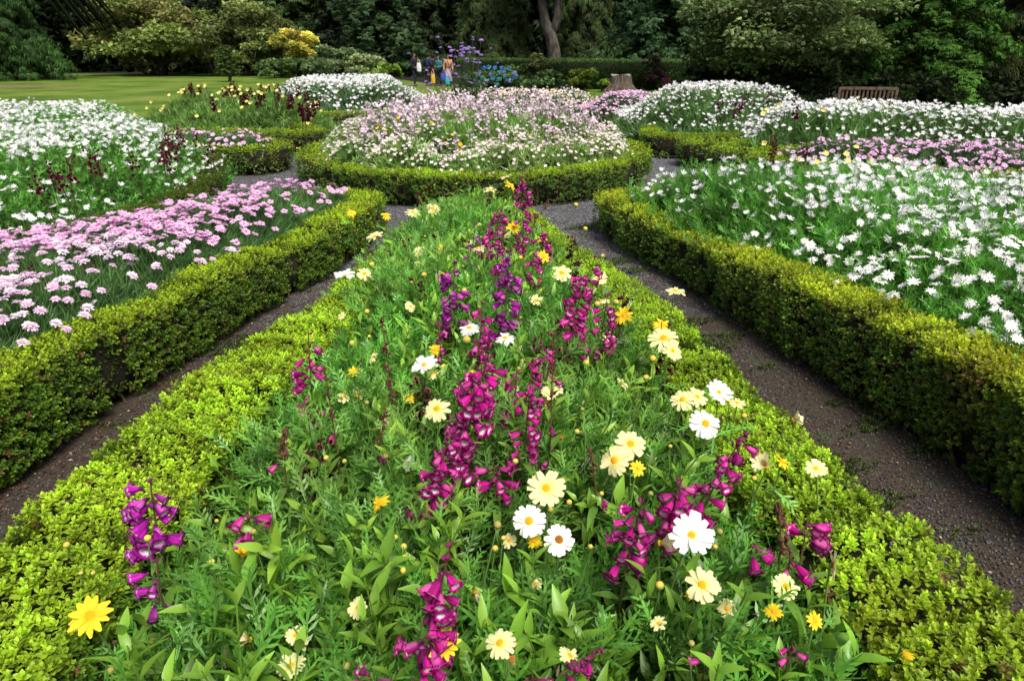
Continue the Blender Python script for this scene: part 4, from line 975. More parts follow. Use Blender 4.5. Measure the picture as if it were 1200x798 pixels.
PS = [
 ((182, 640), (176, 560), 17, 30, 'v', 'violet penstemon spike standing before the left hedge at lower left', .58, 3),
 ((185, 712), (184, 650), 4, 27, 'v', 'low violet penstemon with three hanging bells at lower left', .5, 2),
 ((366, 500), (361, 385), 13, 20, 'm', 'magenta penstemon spike beside the left hedge, halfway up the photo', .48, 8),
 ((292, 622), (290, 594), 4, 28, 'm', 'short magenta penstemon with two bells right of the violet spike', .55, 1),
 ((532, 384), (532, 300), 16, 17, 'v', 'violet penstemon spike left of the tall middle one', .55, 5),
 ((528, 560), (576, 405), 28, 27, 'm', 'densest magenta penstemon spike at the middle of the bed', .56, 8),
 ((500, 602), (528, 500), 16, 24, 'm', 'magenta penstemon low on the left of the densest spike', .5, 4),
 ((583, 576), (577, 540), 5, 25, 'm', 'short magenta penstemon at the head of the dark gap', .52, 2),
 ((590, 395), (598, 285), 24, 18, 'v', 'tall magenta-violet penstemon spike behind the densest one', .58, 8),
 ((612, 288), (613, 196), 22, 12, 'm', 'farthest tall magenta penstemon spike against the round hedge', .55, 14),
 ((570, 300), (590, 236), 18, 12, 'm', 'magenta penstemon spike leaning right, left of the farthest', .55, 6),
 ((606, 300), (603, 276), 7, 12, 'm', 'short magenta penstemon behind the round yellow daisy', .5, 2),
 ((612, 548), (624, 425), 18, 20, 'm', 'magenta penstemon spike with many round buds right of the densest', .54, 16),
 ((660, 392), (697, 302), 24, 18, 'm', 'magenta penstemon spike leaning right near the right hedge', .58, 6),
 ((702, 412), (712, 345), 10, 17, 'm', 'small magenta penstemon next to the right hedge', .55, 4),
 ((637, 312), (634, 262), 11, 12, 'm', 'small far magenta penstemon beside the gravel path', .52, 5),
 ((487, 800), (528, 640), 22, 34, 'm', 'large leaning magenta penstemon at the bottom edge', .62, 14),
 ((726, 662), (756, 580), 14, 27, 'm', 'broad magenta penstemon clump left of the largest white daisy', .56, 6),
 ((775, 625), (800, 560), 14, 27, 'm', 'magenta penstemon behind the largest white daisy', .58, 8),
 ((812, 600), (876, 503), 13, 24, 'm', 'magenta penstemon arching right toward the hedge with buds at its tip', .6, 18),
 ((943, 640), (946, 608), 4, 30, 'm', 'ruffled magenta penstemon flower group at the right hedge', .58, 1),
 ((925, 672), (926, 650), 2, 28, 'm', 'single hanging magenta bell below the ruffled group', .56, 1),
 ((880, 648), (882, 638), 2, 26, 'm', 'small magenta penstemon bell right of the largest white daisy', .58, 3),
 ((640, 800), (705, 760), 3, 26, 'm', 'budding magenta penstemon lying low at the bottom edge', .6, 22),
 ((438, 800), (430, 786), 3, 28, 'm', 'magenta penstemon bells cut by the bottom edge', .6, 2),
 ((624, 800), (624, 786), 3, 28, 'm', 'magenta penstemon bell at the bottom edge by the fading daisy', .6, 0),
 ((826, 800), (828, 762), 2, 22, 'm', 'dark magenta penstemon tip at the bottom right of centre', .5, 6),
 ((928, 770), (928, 752), 2, 20, 'm', 'magenta bells low between the leaves at lower right', .5, 3),
 ((552, 320), (556, 262), 6, 11, 'v', 'thin half-faded penstemon at the far left of the tall ones', .5, 6),
 ((462, 480), (447, 372), 0, 16, 'r', 'thin reddish penstemon spike of buds left of centre', .52, 26),
 ((436, 560), (452, 480), 1, 16, 'r', 'thin dark budding penstemon low left of the white daisies', .5, 18),
 ((520, 430), (512, 372), 3, 16, 'm', 'thin budding penstemon left of the middle spike', .56, 10),
 ((645, 540), (648, 400), 2, 17, 'r', 'tall thin budding penstemon right of the central spikes', .54, 22),
 ((570, 470), (560, 400), 6, 20, 'm', 'partly open magenta penstemon beside the flat white daisy', .6, 12),
 ((330, 560), (334, 505), 1, 18, 'b', 'browned penstemon seed head at the left of the bed', .56, 34),
 ((922, 655), (912, 590), 0, 18, 'b', 'browned seed head beside the ruffled magenta bells', .56, 34),
 ((705, 585), (690, 520), 1, 17, 'r', 'thin reddish penstemon stem left of the touching pair of daisies', .52, 12),
 ((622, 262), (645, 235), 0, 12, 'b', 'dry brown seed head bending over the gravel', .55, 16),
 ((398, 540), (380, 430), 1, 16, 'r', 'thin red-budded penstemon behind the left hedge', .48, 14)]
PS += [
 ((545, 500), (556, 432), 12, 22, 'm', 'magenta penstemon spike just left of the densest one', .56, 8),
 ((600, 500), (606, 430), 11, 20, 'm', 'magenta penstemon spike close behind the bud-laden one', .56, 8),
 ((585, 330), (580, 262), 12, 12, 'm', 'slim magenta penstemon between the two farthest spikes', .55, 6),
 ((622, 340), (626, 290), 9, 13, 'm', 'slim magenta penstemon in front of the flat yellow daisy', .54, 5),
 ((676, 420), (672, 362), 12, 17, 'm', 'magenta penstemon at the foot of the right-leaning spike', .54, 6),
 ((560, 420), (566, 350), 10, 17, 'm', 'slim magenta penstemon beside the middle white daisies', .55, 8),
 ((640, 470), (634, 398), 10, 18, 'm', 'slim magenta penstemon above the narrow-petalled pale daisy', .54, 10)]
for s in PS:
    penstemon(s[0], s[1], s[2], s[3], s[4] if s[4] in BELLS else 'm', s[5], s[6], s[7]) if s[4] in BELLS else None
    if s[4] not in BELLS:
        BELLS[s[4]] = BELLS['m']; penstemon(s[0], s[1], s[2], s[3], s[4], s[5], s[6], s[7]); del BELLS[s[4]]

def mini_spike(h=.3, n=14, c=(.18, .004, .05), foot=.5, kk=.027):
    ts = [tube([(0, 0, 0), (.01, 0, foot), (0, 0, foot + h)], (.005, .004, .002), 4, (.1, .12, .04), (.1, .03, .03))]
    for i in range(n):
        s = i / n; az = random.uniform(0, 6.28); k = kk * (1.15 - .5 * s)
        dr = np.array([math.cos(az), math.sin(az), -.4]); tt = toward(dr[None])[0]
        cc = np.array(c) * random.uniform(.7, 1.4)
        V = [(0, 0, 0)] + [(.35 * math.cos(a), .35 * math.sin(a), .8) for a in np.linspace(0, 2 * PI, 5, endpoint=False)] + [(.6 * math.cos(a), .6 * math.sin(a), 1.) for a in np.linspace(0, 2 * PI, 5, endpoint=False)]
        tr = [(0, 1 + j, 1 + (j + 1) % 5) for j in range(5)]; qd = [(1 + j, 1 + (j + 1) % 5, 6 + (j + 1) % 5, 6 + j) for j in range(5)]
        ts.append(T(V, qd, tr, cc).xf(tt, dr * (1, 1, .3) * random.uniform(0, .035) + (0, 0, foot + h * s + random.uniform(-.02, .02)), k))
    return join(ts)
def spikes(spots, c, label, group, hs=(.16, .26), foot=.6, name='penstemon', nn=(16, 26), kk=.027):
    ms = [tmesh(mini_spike(random.uniform(*hs), random.randint(nn[0], nn[1]), c, foot, kk), name, M_BELL, True) for _ in range(4)]
    for i, p in enumerate(spots):
        o = link(name, ms[i % 4], None, (p[0], p[1], 0)); o.rotation_euler = (random.uniform(-.2, .2), random.uniform(-.22, .22), random.uniform(0, 6)); 
        if len(p) > 2: o.scale = (p[2],) * 3
        tag(o, label, 'penstemon', group)
# small mid-bed daisies and wispy seed stalks
for (px, py) in [(random.uniform(440, 640), random.uniform(225, 330)) for _ in range(9)] + [(random.uniform(400, 740), random.uniform(320, 470)) for _ in range(16)] + [(random.uniform(330, 900), random.uniform(560, 780)) for _ in range(9)]:
    if inpoly(np.array([un(px, py, .55)[:2]]), A)[0]:
        fg_daisy(px, py, random.uniform(11, 19) + max(0, (py - 450) * .03), random.choice('PPYcPs'), 'small pale or faded daisy scattered through the foreground bed', .56, group='small scattered daisies of the foreground bed')
spikes([tuple(p[:2]) for p in scatter(A, 9) if p[1] > 1.5][:26], (.2, .07, .06), 'thin rusty seed stalk rising through the foreground bed', 'thin rusty seed stalks in the foreground bed', (.12, .24), .46, 'seed_spike', nn=(12, 20))

# small distant spikes and yellow daisies: too small to show parts
spikes([un(x, y, .7)[:2] for x, y in ((72, 200), (84, 190), (100, 168), (138, 162), (96, 190), (205, 170), (212, 158), (220, 178), (190, 160), (248, 172), (68, 215), (128, 190), (186, 185), (40, 168), (16, 170), (150, 165), (76, 206), (90, 176), (92, 212), (108, 185), (134, 170), (146, 158), (199, 166), (208, 182), (216, 165), (226, 160), (196, 176), (214, 190), (102, 198), (60, 178), (160, 190), (242, 178))], (.19, .003, .06), 'dark red penstemon spike standing among the white daisies at the left', 'dark red penstemons in the left white bed', foot=.64, nn=(9, 18))
spikes([un(x, y, .62)[:2] for x, y in ((222, 118), (270, 122), (276, 126), (310, 128), (325, 128), (355, 140), (358, 148), (340, 122), (298, 120), (264, 132), (222, 108), (228, 112), (268, 112), (280, 110), (312, 113), (322, 118), (308, 120), (334, 116), (350, 126), (361, 130), (356, 122), (272, 118), (228, 122), (234, 114), (262, 118), (284, 116), (292, 126), (304, 112), (316, 124), (330, 112), (344, 132), (352, 136), (366, 142), (346, 116))], (.13, .004, .03), 'dark red penstemon in the yellow and red bed on the left', 'dark red penstemons in the yellow bed', foot=.7, nn=(26, 38), kk=.04)
spikes([un(x, y, .5)[:2] for x, y in ((582, 112), (592, 110), (604, 112), (618, 110), (625, 112), (640, 111), (575, 112), (535, 112))], (.26, .006, .1), 'magenta penstemon spike in the low bed behind the round bed', 'magenta penstemons behind the round bed', foot=.5, nn=(24, 36), kk=.045)
spikes([un(x, y, .9)[:2] for x, y in ((866, 118), (880, 112), (874, 124), (860, 105), (845, 116), (905, 112), (926, 120), (935, 128))], (.17, .003, .07), 'dark penstemon spike rising out of the white mound on the right', 'dark penstemons in the right-hand mound', foot=.78, nn=(14, 24), kk=.035)
spikes([un(x, y, .5)[:2] for x, y in ((907, 180), (910, 172), (905, 165), (1058, 200), (940, 178), (1000, 172), (945, 185))], (.15, .004, .03), 'dark red penstemon in the pink strip on the right', 'dark penstemons in the pink strip', foot=.4)
spikes([un(x, y, .62)[:2] for x, y in ((778, 108), (786, 105), (782, 100))], (.3, .006, .13), 'magenta penstemon between the pink bed and the white mound', 'magenta penstemons near the stump', foot=.8)
spikes([un(x, y, .48)[:2] for x, y in ((70, 330), (92, 322), (60, 345), (250, 262), (145, 300), (258, 250))], (.2, .06, .07), 'thin reddish seed spike rising above the pink daisies', 'thin reddish seed spikes in the pink bed', (.12, .2), .42, 'seed_spike')
spikes([un(x, y, .8)[:2] for x, y in ((1055, 128), (1018, 130), (1065, 130), (1040, 124))], (.45, .02, .02), 'scarlet flower spike at the top of the bed in front of the bench', 'scarlet spikes before the bench', (.1, .15), .72, 'scarlet_sage')
YD = [tmesh(join([daisy_lod(9, .042, (.87, .78, .25), (.8, .5, .02), .7, c, 6).xf(rotx(.3 + c), (0, 0, .6)), tube([(0, 0, 0), (.01, .01, .3), (0, 0, .6)], .003, 4, (.1, .18, .05))]), 'yellow_daisy', M_PETAL, True) for c in (.1, .4, .7)]
def ydots(spots, label, group, k=1.):
    for i, p in enumerate(spots):
        o = link('yellow_daisy', YD[i % 3], None, (p[0], p[1], p[2] - .6)); o.rotation_euler = (random.uniform(0, .3), random.uniform(-.25, .25), 0); o.scale = (1, 1, 1)
        tag(o, label, 'daisy', group)
pf, _ = field(F_, 26, zF, up=(.06, .3)); pf = pf[rng.permutation(len(pf))][:75]; ydots(pf, 'yellow daisy in the yellow and dark red bed on the left', 'yellow daisies of the far left bed')
ydots([un(x, y, .55) for x, y in ((940, 187), (966, 190), (905, 166), (1003, 172), (1000, 180), (1032, 196), (1040, 185), (960, 180), (1150, 207), (992, 186), (1015, 190))], 'yellow daisy along the front of the pink strip on the right', 'yellow daisies of the pink strip')
ydots([un(x, y, .85) for x, y in ((895, 128), (903, 132), (910, 122), (955, 120), (1001, 122), (965, 128), (1040, 124))], 'yellow daisy at the edge of the white beds near the bench', 'yellow daisies near the bench')
#@@BACK
# ------------------------------------------------------------------ trees and shrubs
def spray(n=4, L=1., w=.28, droop=.25):
    ts = []
    for i in range(n):
        a = (i - (n - 1) / 2) * .55 + random.uniform(-.15, .15); l2 = L * random.uniform(.65, 1.)
        b = T([(0, 0, 0), (-w / 2 * l2, l2 * .5, .04), (0, l2, -droop * l2), (w / 2 * l2, l2 * .5, .04)], [(0, 3, 2, 1)], C=np.ones(3) * random.uniform(.8, 1.2))
        ts.append(b.xf(rotz(a)))
    return join(ts)
SPRAY = [spray() for _ in range(4)]
DROOPY = [spray(4, 1., .2, .7) for _ in range(4)]
BROAD = [spray(3, 1., .42, .2) for _ in range(4)]
def orient(out, up):                      # local Y to out, local Z near up
    y = out / np.maximum(np.linalg.norm(out, axis=1, keepdims=True), 1e-6)
    x = np.cross(y, up); x /= np.maximum(np.linalg.norm(x, axis=1, keepdims=True), 1e-6); z = np.cross(x, y)
    return np.stack([x, y, z], axis=2)

def cards(g, temps, P, out, k, col, roll=.4):
    n = len(P); up = np.tile((0, 0, 1.), (n, 1)) + rng.normal(0, roll, (n, 3))
    R = orient(out, up); wh = rng.integers(0, len(temps), n)
    for j in range(len(temps)):
        m = wh == j; g.add(temps[j], P[m], R[m], k[m], col[m])

def trunk_mesh(h, r, lean=(0, 0), forks=None, wob=.1, seg=10):
    pts = [(0, 0, -.2)] + [(lean[0] * t * h + wob * math.sin(t * 5), lean[1] * t * h + wob * math.cos(t * 4) - wob, t * h) for t in np.linspace(0.02, 1, seg)]
    return tube(pts, [r * 1.5] + list(np.linspace(r * 1.15, r * .25, seg)), 10)

def WP(x, y):
    return (x * 1.085, y * 1.155, 1.085) if y > 25 else (x * 1.03, y * 1.12, 1.03)
def conifer(label, x, y, h, r, col, n=9000, leaf=.35, droop=.35, skirt=0., group=None, whorl=None, tempset=None, top=.0, name='conifer', crownpow=.8, zcut=None, open_=.0):
    x, y, q_ = WP(x, y); h *= q_; r *= q_; leaf *= q_; skirt *= q_; zcut = zcut and zcut * q_
    root = thing(name, label, 'tree', (x, y, 0), group)
    link('trunk', tmesh(trunk_mesh(h * .95, h * .018 + .05), 'trunk', M_BARK), root)
    g = Geo(); gb = Geo()
    nb = int(50 + h * 12)
    per = max(int(n / nb), 8)
    for i in range(nb):
        t = (i / nb) ** 1.0; z0 = skirt + (h - skirt) * t
        L = r * (1 - t) ** crownpow * random.uniform(.72, 1.08) + .15
        az = i * 2.399 + random.uniform(-.3, .3); d = np.array([math.cos(az), math.sin(az), 0])
        s = rng.random(per) ** .55
        side = np.array([-d[1], d[0], 0]); lat = rng.normal(0, .16, per) * L * (1.1 - s * .7)
        z = z0 + L * (.12 * s - droop * s * s) + rng.normal(0, .07, per) * L * .6
        P = d * (L * s)[:, None] + side * lat[:, None]; P[:, 2] = z
        m = P[:, 2] > .05; P = P[m]; s = s[m]
        if zcut is not None: m = P[:, 2] < zcut; P = P[m]; s = s[m]
        if len(P) == 0: continue
        out = d + side * (lat[:len(s)] / L)[:, None] * 1.5 + rng.normal(0, .35, (len(s), 3)); out[:, 2] -= droop * 1.1 * s
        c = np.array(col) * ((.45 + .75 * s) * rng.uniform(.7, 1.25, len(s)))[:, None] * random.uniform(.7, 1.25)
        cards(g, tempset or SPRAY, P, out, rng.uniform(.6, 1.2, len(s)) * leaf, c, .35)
        if i % 2 == 0: gb.add(tube(bez((0, 0, z0), d * L * .3 + (0, 0, z0 + .06 * L), d * L * .7 + (0, 0, z0 - .1 * L), d * L * .95 + (0, 0, z0 - (droop - .12) * L), 5), (.03 + .008 * r, .03, .02, .012, .006), 4))
    link('crown', g.mesh('crown', M_TREE), root)
    link('branch', gb.mesh('branch', M_BARK), root)
    return root

def broad(label, x, y, h, rx, col, n=9000, leaf=.3, nclump=45, group=None, name='tree', ry=None, col2=None, z0=.0, temps=None, cat='tree', trunks=5, inner=.25, flat=1.0):
    x, y, q_ = WP(x, y); h *= q_; rx *= q_; leaf *= q_; z0 *= q_; ry = ry * q_ if ry else rx
    root = thing(name, label, cat, (x, y, 0), group)
    g = Geo(); gb = Geo()
    cc = []
    while len(cc) < nclump:
        v = rng.normal(size=3); v /= np.linalg.norm(v); 
        u = rng.random() ** .45
        p = np.array([v[0] * rx * u, v[1] * ry * u, h * .5 + v[2] * h * .47 * u]) * (1, 1, 1)
        # wider shoulders, ragged top
        p[2] = z0 + max(p[2], .08 * h) * (1 - z0 / h)
        cc.append(p)
    per = int(n / nclump)
    for p in cc:
        R = rx * random.uniform(.17, .32); v = rng.normal(size=(per, 3)); v[:, 2] = np.abs(v[:, 2]) * .9 - .25; v /= np.linalg.norm(v, axis=1, keepdims=True)
        q = p + v * R * (rng.uniform(.55, 1.05, (per, 1))) * (1.15, 1.15, .62 * flat)
        m = q[:, 2] > .04; q = q[m]; v = v[m]
        rad = np.linalg.norm(p / (rx, ry, h)); base = np.array(col) if col2 is None or random.random() < .6 else np.array(col2)
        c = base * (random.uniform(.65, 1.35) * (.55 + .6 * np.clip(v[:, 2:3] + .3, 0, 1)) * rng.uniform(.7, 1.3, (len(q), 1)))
        out = v + rng.normal(0, .5, v.shape); out[:, 2] *= .6
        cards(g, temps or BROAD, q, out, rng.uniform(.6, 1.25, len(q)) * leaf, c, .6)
    for k in range(trunks):
        p = cc[random.randrange(len(cc))]; a = np.array([random.uniform(-.12, .12) * rx, random.uniform(-.12, .12) * ry, -.1])
        for j in range(2):
            p = cc[random.randrange(len(cc))]
            gb.add(tube(bez(a, a + (p - a) * (.15, .15, .4), a + (p - a) * (.6, .6, .7), p, 8), np.linspace(.05 + .018 * h, .015, 8), 6))
    link('crown', g.mesh('crown', M_TREE), root)
    if gb.V: link('trunk', gb.mesh('trunk', M_BARK, True), root)
    return root
def PX(px, d): return (px - 600) / F * d / math.cos(0) * 1.0 * (1 / 1.0) if False else un(px, YH + CH * F / d, 0)[0]
DG = (.02, .045, .014); OL = (.06, .085, .02)
# left of the lawn
conifer('broad dark green conifer sweeping down to the lawn at the left edge', -31.5, 41, 11, 5.6, (.032, .075, .016), 26000, .34, .5, .4, tempset=DROOPY, zcut=8)
broad('olive and bronze spreading shrub nearest the dark gap at the left of the lawn', -25.6, 49.5, 5.3, 4.1, (.26, .34, .09), 18000, .3, 70, col2=(.3, .3, .1), name='shrub', cat='shrub', z0=.4)
broad('rounded olive shrub right of the bronze one behind the lawn', -18.8, 49.5, 4.6, 3.7, (.25, .31, .1), 16000, .3, 66, col2=(.19, .25, .07), name='shrub', cat='shrub', z0=.3)
broad('golden yellow leaved shrub behind the lawn', -14.6, 47, 3.0, 1.6, (.85, .74, .16), 5000, .22, 26, col2=(.6, .6, .12), name='shrub', cat='shrub', z0=.9)
broad('low dull green bush at the foot of the golden shrub', -14.8, 44.5, 1.1, 1.9, (.12, .2, .06), 3000, .22, 18, name='shrub', cat='shrub', trunks=0)
broad('grey green leafy bush right of the golden shrub', -11.6, 44, 1.9, 1.7, (.2, .29, .12), 4000, .22, 22, name='shrub', cat='shrub', trunks=1)
broad('pale green leafy bush left of the standing visitors', -9.3, 42.5, 1.5, 1.5, (.28, .36, .15), 3600, .2, 20, name='shrub', cat='shrub', trunks=1)
broad('bright fern clump beside the visitors', -7.2, 40.5, .8, 1.0, (.2, .32, .05), 1800, .25, 10, name='fern', cat='fern', trunks=0)
conifer('dark bluish conifer behind the pale bush left of the visitors', -9.1, 48, 13, 3.9, (.045, .085, .032), 17000, .36, .3, .2, zcut=8.5)
broad('dark round evergreen bush between the two olive shrubs', -23.6, 54, 6.3, 2.4, (.06, .085, .05), 6000, .3, 30, name='shrub', cat='shrub', z0=1)
conifer('tall dark conifer above the olive shrubs', -27, 59, 15, 4.6, (.05, .085, .025), 12000, .5, .4, .5, zcut=9)
conifer('dark conifer behind the rounded olive shrub', -18.5, 60, 15, 4.4, (.05, .085, .025), 12000, .5, .4, .5, zcut=9)
conifer('dark conifer rising behind the golden shrub', -13, 56, 14, 3.8, (.022, .04, .016), 11000, .45, .35, .5, zcut=9)
# centre
conifer('weeping dark conifer left of the forked trunk', -1.2, 50, 13, 3.3, (.05, .08, .022), 14000, .42, .9, 1.6, tempset=DROOPY, zcut=8.5)
conifer('weeping conifer right of the forked trunk', 5.4, 51, 13, 2.7, (.048, .08, .022), 12000, .42, 1.0, 1.4, tempset=DROOPY, zcut=8.5)
conifer('layered conifer with pale blue green lower boughs above the clipped hedge', 9.6, 43, 13, 4.4, (.055, .115, .042), 20000, .34, .35, 1.2, zcut=7.5)
conifer('olive green conifer left of the big round shrub', 13.6, 41, 12, 3.2, (.085, .14, .035), 13000, .34, .45, .6, zcut=7.5)
# right
broad('large domed grey green shrub standing left behind the bench', 9.2, 22.6, 4.7, 3.5, (.15, .225, .07), 42000, .15, 150, z0=.0, name='tree', col2=(.19, .26, .1))
conifer('bright green conifer directly behind the bench', 12.6, 20.5, 8, 2.5, (.055, .14, .018), 24000, .17, .35, .1, zcut=5.5)
conifer('dark olive conifer at the right edge', 16.2, 20.8, 9, 2.9, (.045, .065, .016), 22000, .18, .5, .1, zcut=5.5, tempset=DROOPY)
conifer('dark conifer beyond the right edge of the beds', 20.5, 21, 9, 2.8, DG, 9000, .2, .5, .1, zcut=5.5)
# forked trunk
r = thing('forked_tree', 'tall tree with a pale twisted trunk forking low above the clipped hedge', 'tree', (2.75, 46 * 1.155, 0)); r.scale = (1.085,) * 3
M_PALEBARK = mat_noise('pale_bark', (.015, .013, .01), (.13, .115, .09), 5, .9, .8, 9, (1, 1, .4), dist=.05)
g = Geo()
g.add(tube([(.35, 0, -.2), (.3, 0, .6), (.22, .05, 1.7), (-.02, 0, 2.6), (-.4, 0, 3.4), (-.62, 0, 4.6), (-.6, .1, 5.8), (-.55, .1, 7.5), (-.9, .2, 10)], [.58, .48, .43, .4, .32, .27, .25, .22, .12], 12))
g.add(tube([(-.02, 0, 2.1), (.25, 0, 2.9), (.42, .02, 3.8), (.38, 0, 4.9), (.25, 0, 5.8), (.5, 0, 7.5), (.9, .2, 10)], [.3, .31, .27, .24, .22, .2, .1], 12))
link('trunk', g.mesh('trunk', M_PALEBARK, True), r)
g = Geo()
for k in range(14):
    a = np.array([random.uniform(-1.0, .6), .1, random.uniform(6.5, 9.8)]); az = random.uniform(0, 6.28); d = np.array([math.cos(az) * random.uniform(1.5, 3.5), math.sin(az) * 2, random.uniform(-.5, 1.5)])
    n = 420; s = rng.random(n); P = a + d * s[:, None] + rng.normal(0, .45, (n, 3)); P[:, 2] -= rng.random(n) * 1.0
    cards(g, DROOPY, P, rng.normal(0, .5, (n, 3)) + (0, 0, -.8), rng.uniform(.2, .42, n), np.array([[.035, .06, .016]]) * rng.uniform(.5, 1.4, (n, 1)))
link('crown', g.mesh('crown', M_TREE), r)
# monkey puzzle with hanging rope-like boughs
r = thing('monkey_puzzle_tree', 'dark tree with long rope-like hanging boughs at the top left', 'tree', (-29.5 * 1.085, 42.5 * 1.155, 0)); r.scale = (1.085,) * 3
link('trunk', tmesh(trunk_mesh(12, .32), 'trunk', M_BARK), r)
M_ROPE = mat_noise('rope_bough', (.003, .004, .002), (.012, .018, .008), 30, 1., .6, spec=0)
g = Geo()
for k in range(18):
    u = k / 17; z = 6.2 + 1.6 * u; ex = 3.0 + 2.6 * u + random.uniform(-.15, .15); ez = 2.3 + .5 * u + random.uniform(0, .5)
    pts = bez((0, 0, z), (1.4 + 1.8 * u, random.uniform(-.4, .2), z + .6), (2.1 + 2. * u, random.uniform(-.6, .2), z - 2.2), (ex + .4, random.uniform(-.7, .2), ez), 14)
    g.add(tube(pts, np.r_[np.full(12, .085), .06, .02], 5))
    n = 120; i = rng.integers(2, 14, n); P = pts[i] + rng.normal(0, .03, (n, 3))
    cards(g, SPRAY[:2], P, rng.normal(0, .6, (n, 3)) + (0, 0, -1.), np.full(n, .16), np.tile([[.5, .5, .5]], (n, 1)))
link('bough', g.mesh('bough', M_ROPE), r)
# woodland, its shade put into dark leaf colour: trees further in, then massed wood
for i, x in enumerate(np.linspace(-62, 44, 17)):
    yy = 66 + random.uniform(-4, 5) if x < 10 else 56 + random.uniform(-4, 5)
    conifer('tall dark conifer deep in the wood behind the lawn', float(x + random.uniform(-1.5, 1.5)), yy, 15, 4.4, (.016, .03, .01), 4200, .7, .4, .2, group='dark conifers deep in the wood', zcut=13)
for i, (x, yy) in enumerate(((22, 34), (27, 30), (31, 38), (19, 45), (-40, 52), (-46, 45), (-38, 60))):
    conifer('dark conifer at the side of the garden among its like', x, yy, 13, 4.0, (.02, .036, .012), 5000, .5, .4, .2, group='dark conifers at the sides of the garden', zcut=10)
M_FARWOOD = mat_leaf('far_wood_leaf', .9, 0, 0, .3, .4)
g = Geo(); n = 65000
a = rng.uniform(-95, 95, n); P = np.c_[a, 80 - .006 * a * a + rng.normal(0, 2.5, n), rng.random(n) ** 1.2 * (17 + 3 * np.sin(a * .35) + 2 * np.sin(a * .9))]
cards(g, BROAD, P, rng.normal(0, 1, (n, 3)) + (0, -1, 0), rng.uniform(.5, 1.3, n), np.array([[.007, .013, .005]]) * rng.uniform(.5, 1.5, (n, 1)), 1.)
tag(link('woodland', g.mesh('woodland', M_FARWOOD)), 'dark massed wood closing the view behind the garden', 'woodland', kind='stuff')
V = []; Q = []
xs = np.linspace(-110, 110, 60)
for x in xs:
    yb = 84 - .006 * x * x
    for dz, dy in ((-1, 0), (8, 1), (14, 3), (15.5, 8), (8, 14), (-1, 16)): V.append((x, yb + dy + 1.2 * math.sin(x * .7 + dz), dz + .9 * math.sin(x * .45 + dz)))
for i in range(len(xs) - 1):
    for j in range(5): a = i * 6 + j; Q.append((a, a + 6, a + 7, a + 1))
tag(link('wood_backdrop', tmesh(T(V, Q), 'wood_backdrop', mat_noise('wood_backdrop', (.003, .005, .002), (.01, .016, .006), 1.2, .95, 1., 8, dist=.4))), kind='structure')  # added dark shell behind the trees, keeps the sky from showing through

# little tiered conifer sapling on the lawn
conifer('tiny tiered conifer sapling alone on the lawn', -15.9, 38.6, 1.9, .75, (.06, .11, .02), 1500, .13, .1, .35, name='conifer_sapling', crownpow=.6)
# bushes before the clipped hedge
broad('tall loose olive plant before the left end of the clipped hedge', .95, 29.6, 1.65, .75, (.13, .16, .05), 1800, .13, 14, name='shrub', cat='shrub', trunks=3, z0=.3)
broad('upright grassy green clump under the loose olive plant', 1.2, 28.9, .8, 1.1, (.08, .14, .05), 1500, .17, 14, name='shrub', cat='shrub', trunks=0)
broad('yellow green rounded bush before the clipped hedge', 3.0, 29.4, 1.0, .8, (.15, .22, .03), 2200, .12, 16, name='shrub', cat='shrub', trunks=2, z0=.1)
broad('small lime green bush on the lawn left of the stump', 4.05, 28.4, .58, .42, (.26, .38, .04), 900, .1, 9, name='shrub', cat='shrub', trunks=1)
broad('small reddish bush in front of the clipped hedge behind the stump', 6.0, 29.4, 1.5, .55, (.03, .018, .014), 900, .12, 14, name='shrub', cat='shrub', trunks=0, z0=.1)
for i_, (x_, y_) in enumerate(((9.2, 20.4), (11.6, 19.6), (14.2, 19.4), (16.8, 19.6), (19.5, 20.5), (7.2, 23.5))):
    broad('dark low undergrowth filling the foot of the trees behind the bench', x_, y_, 1.1, 1.5, (.02, .035, .012), 2600, .16, 16, name='shrub', cat='shrub', trunks=0, group='dark undergrowth behind the bench')

# ------------------------------------------------------------------ long clipped hedge
r = thing('clipped_hedge', 'long straight dark green clipped hedge behind the stump', 'hedge', (3.5, 35.7, 0), rz=math.radians(-19))
g = Geo(); n = 36000; a = rng.random(n); xx = -6.5 + 13.0 * a; u = rng.random(n)
front = rng.random(n) < .72; hh = 1.32 - .06 * a
P = np.c_[xx, np.where(front, -.35, -.35 + u * .9), np.where(front, u * hh, hh)]
P[:, 1:] += rng.normal(0, .035, (n, 2)) + .05 * fnoise(np.c_[xx * 1.5, u * 3], 1.2)[:, None]
P[:, 2] = np.maximum(P[:, 2], .03)
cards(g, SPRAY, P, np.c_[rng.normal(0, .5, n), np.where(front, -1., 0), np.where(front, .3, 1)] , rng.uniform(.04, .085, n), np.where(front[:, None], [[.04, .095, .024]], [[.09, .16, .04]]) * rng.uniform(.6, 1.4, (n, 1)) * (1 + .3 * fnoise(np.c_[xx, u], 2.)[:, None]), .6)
link('foliage', g.mesh('foliage', M_TREE), r)
bmm = T([(x, y, z) for x in (-6.45, 6.45) for y in (-.2, .55) for z in (0, 1.2)], [(0, 1, 3, 2), (4, 6, 7, 5), (0, 4, 5, 1), (2, 3, 7, 6), (1, 5, 7, 3)])
link('inner_branches', tmesh(bmm, 'inner_branches', M_CORE, False), r)

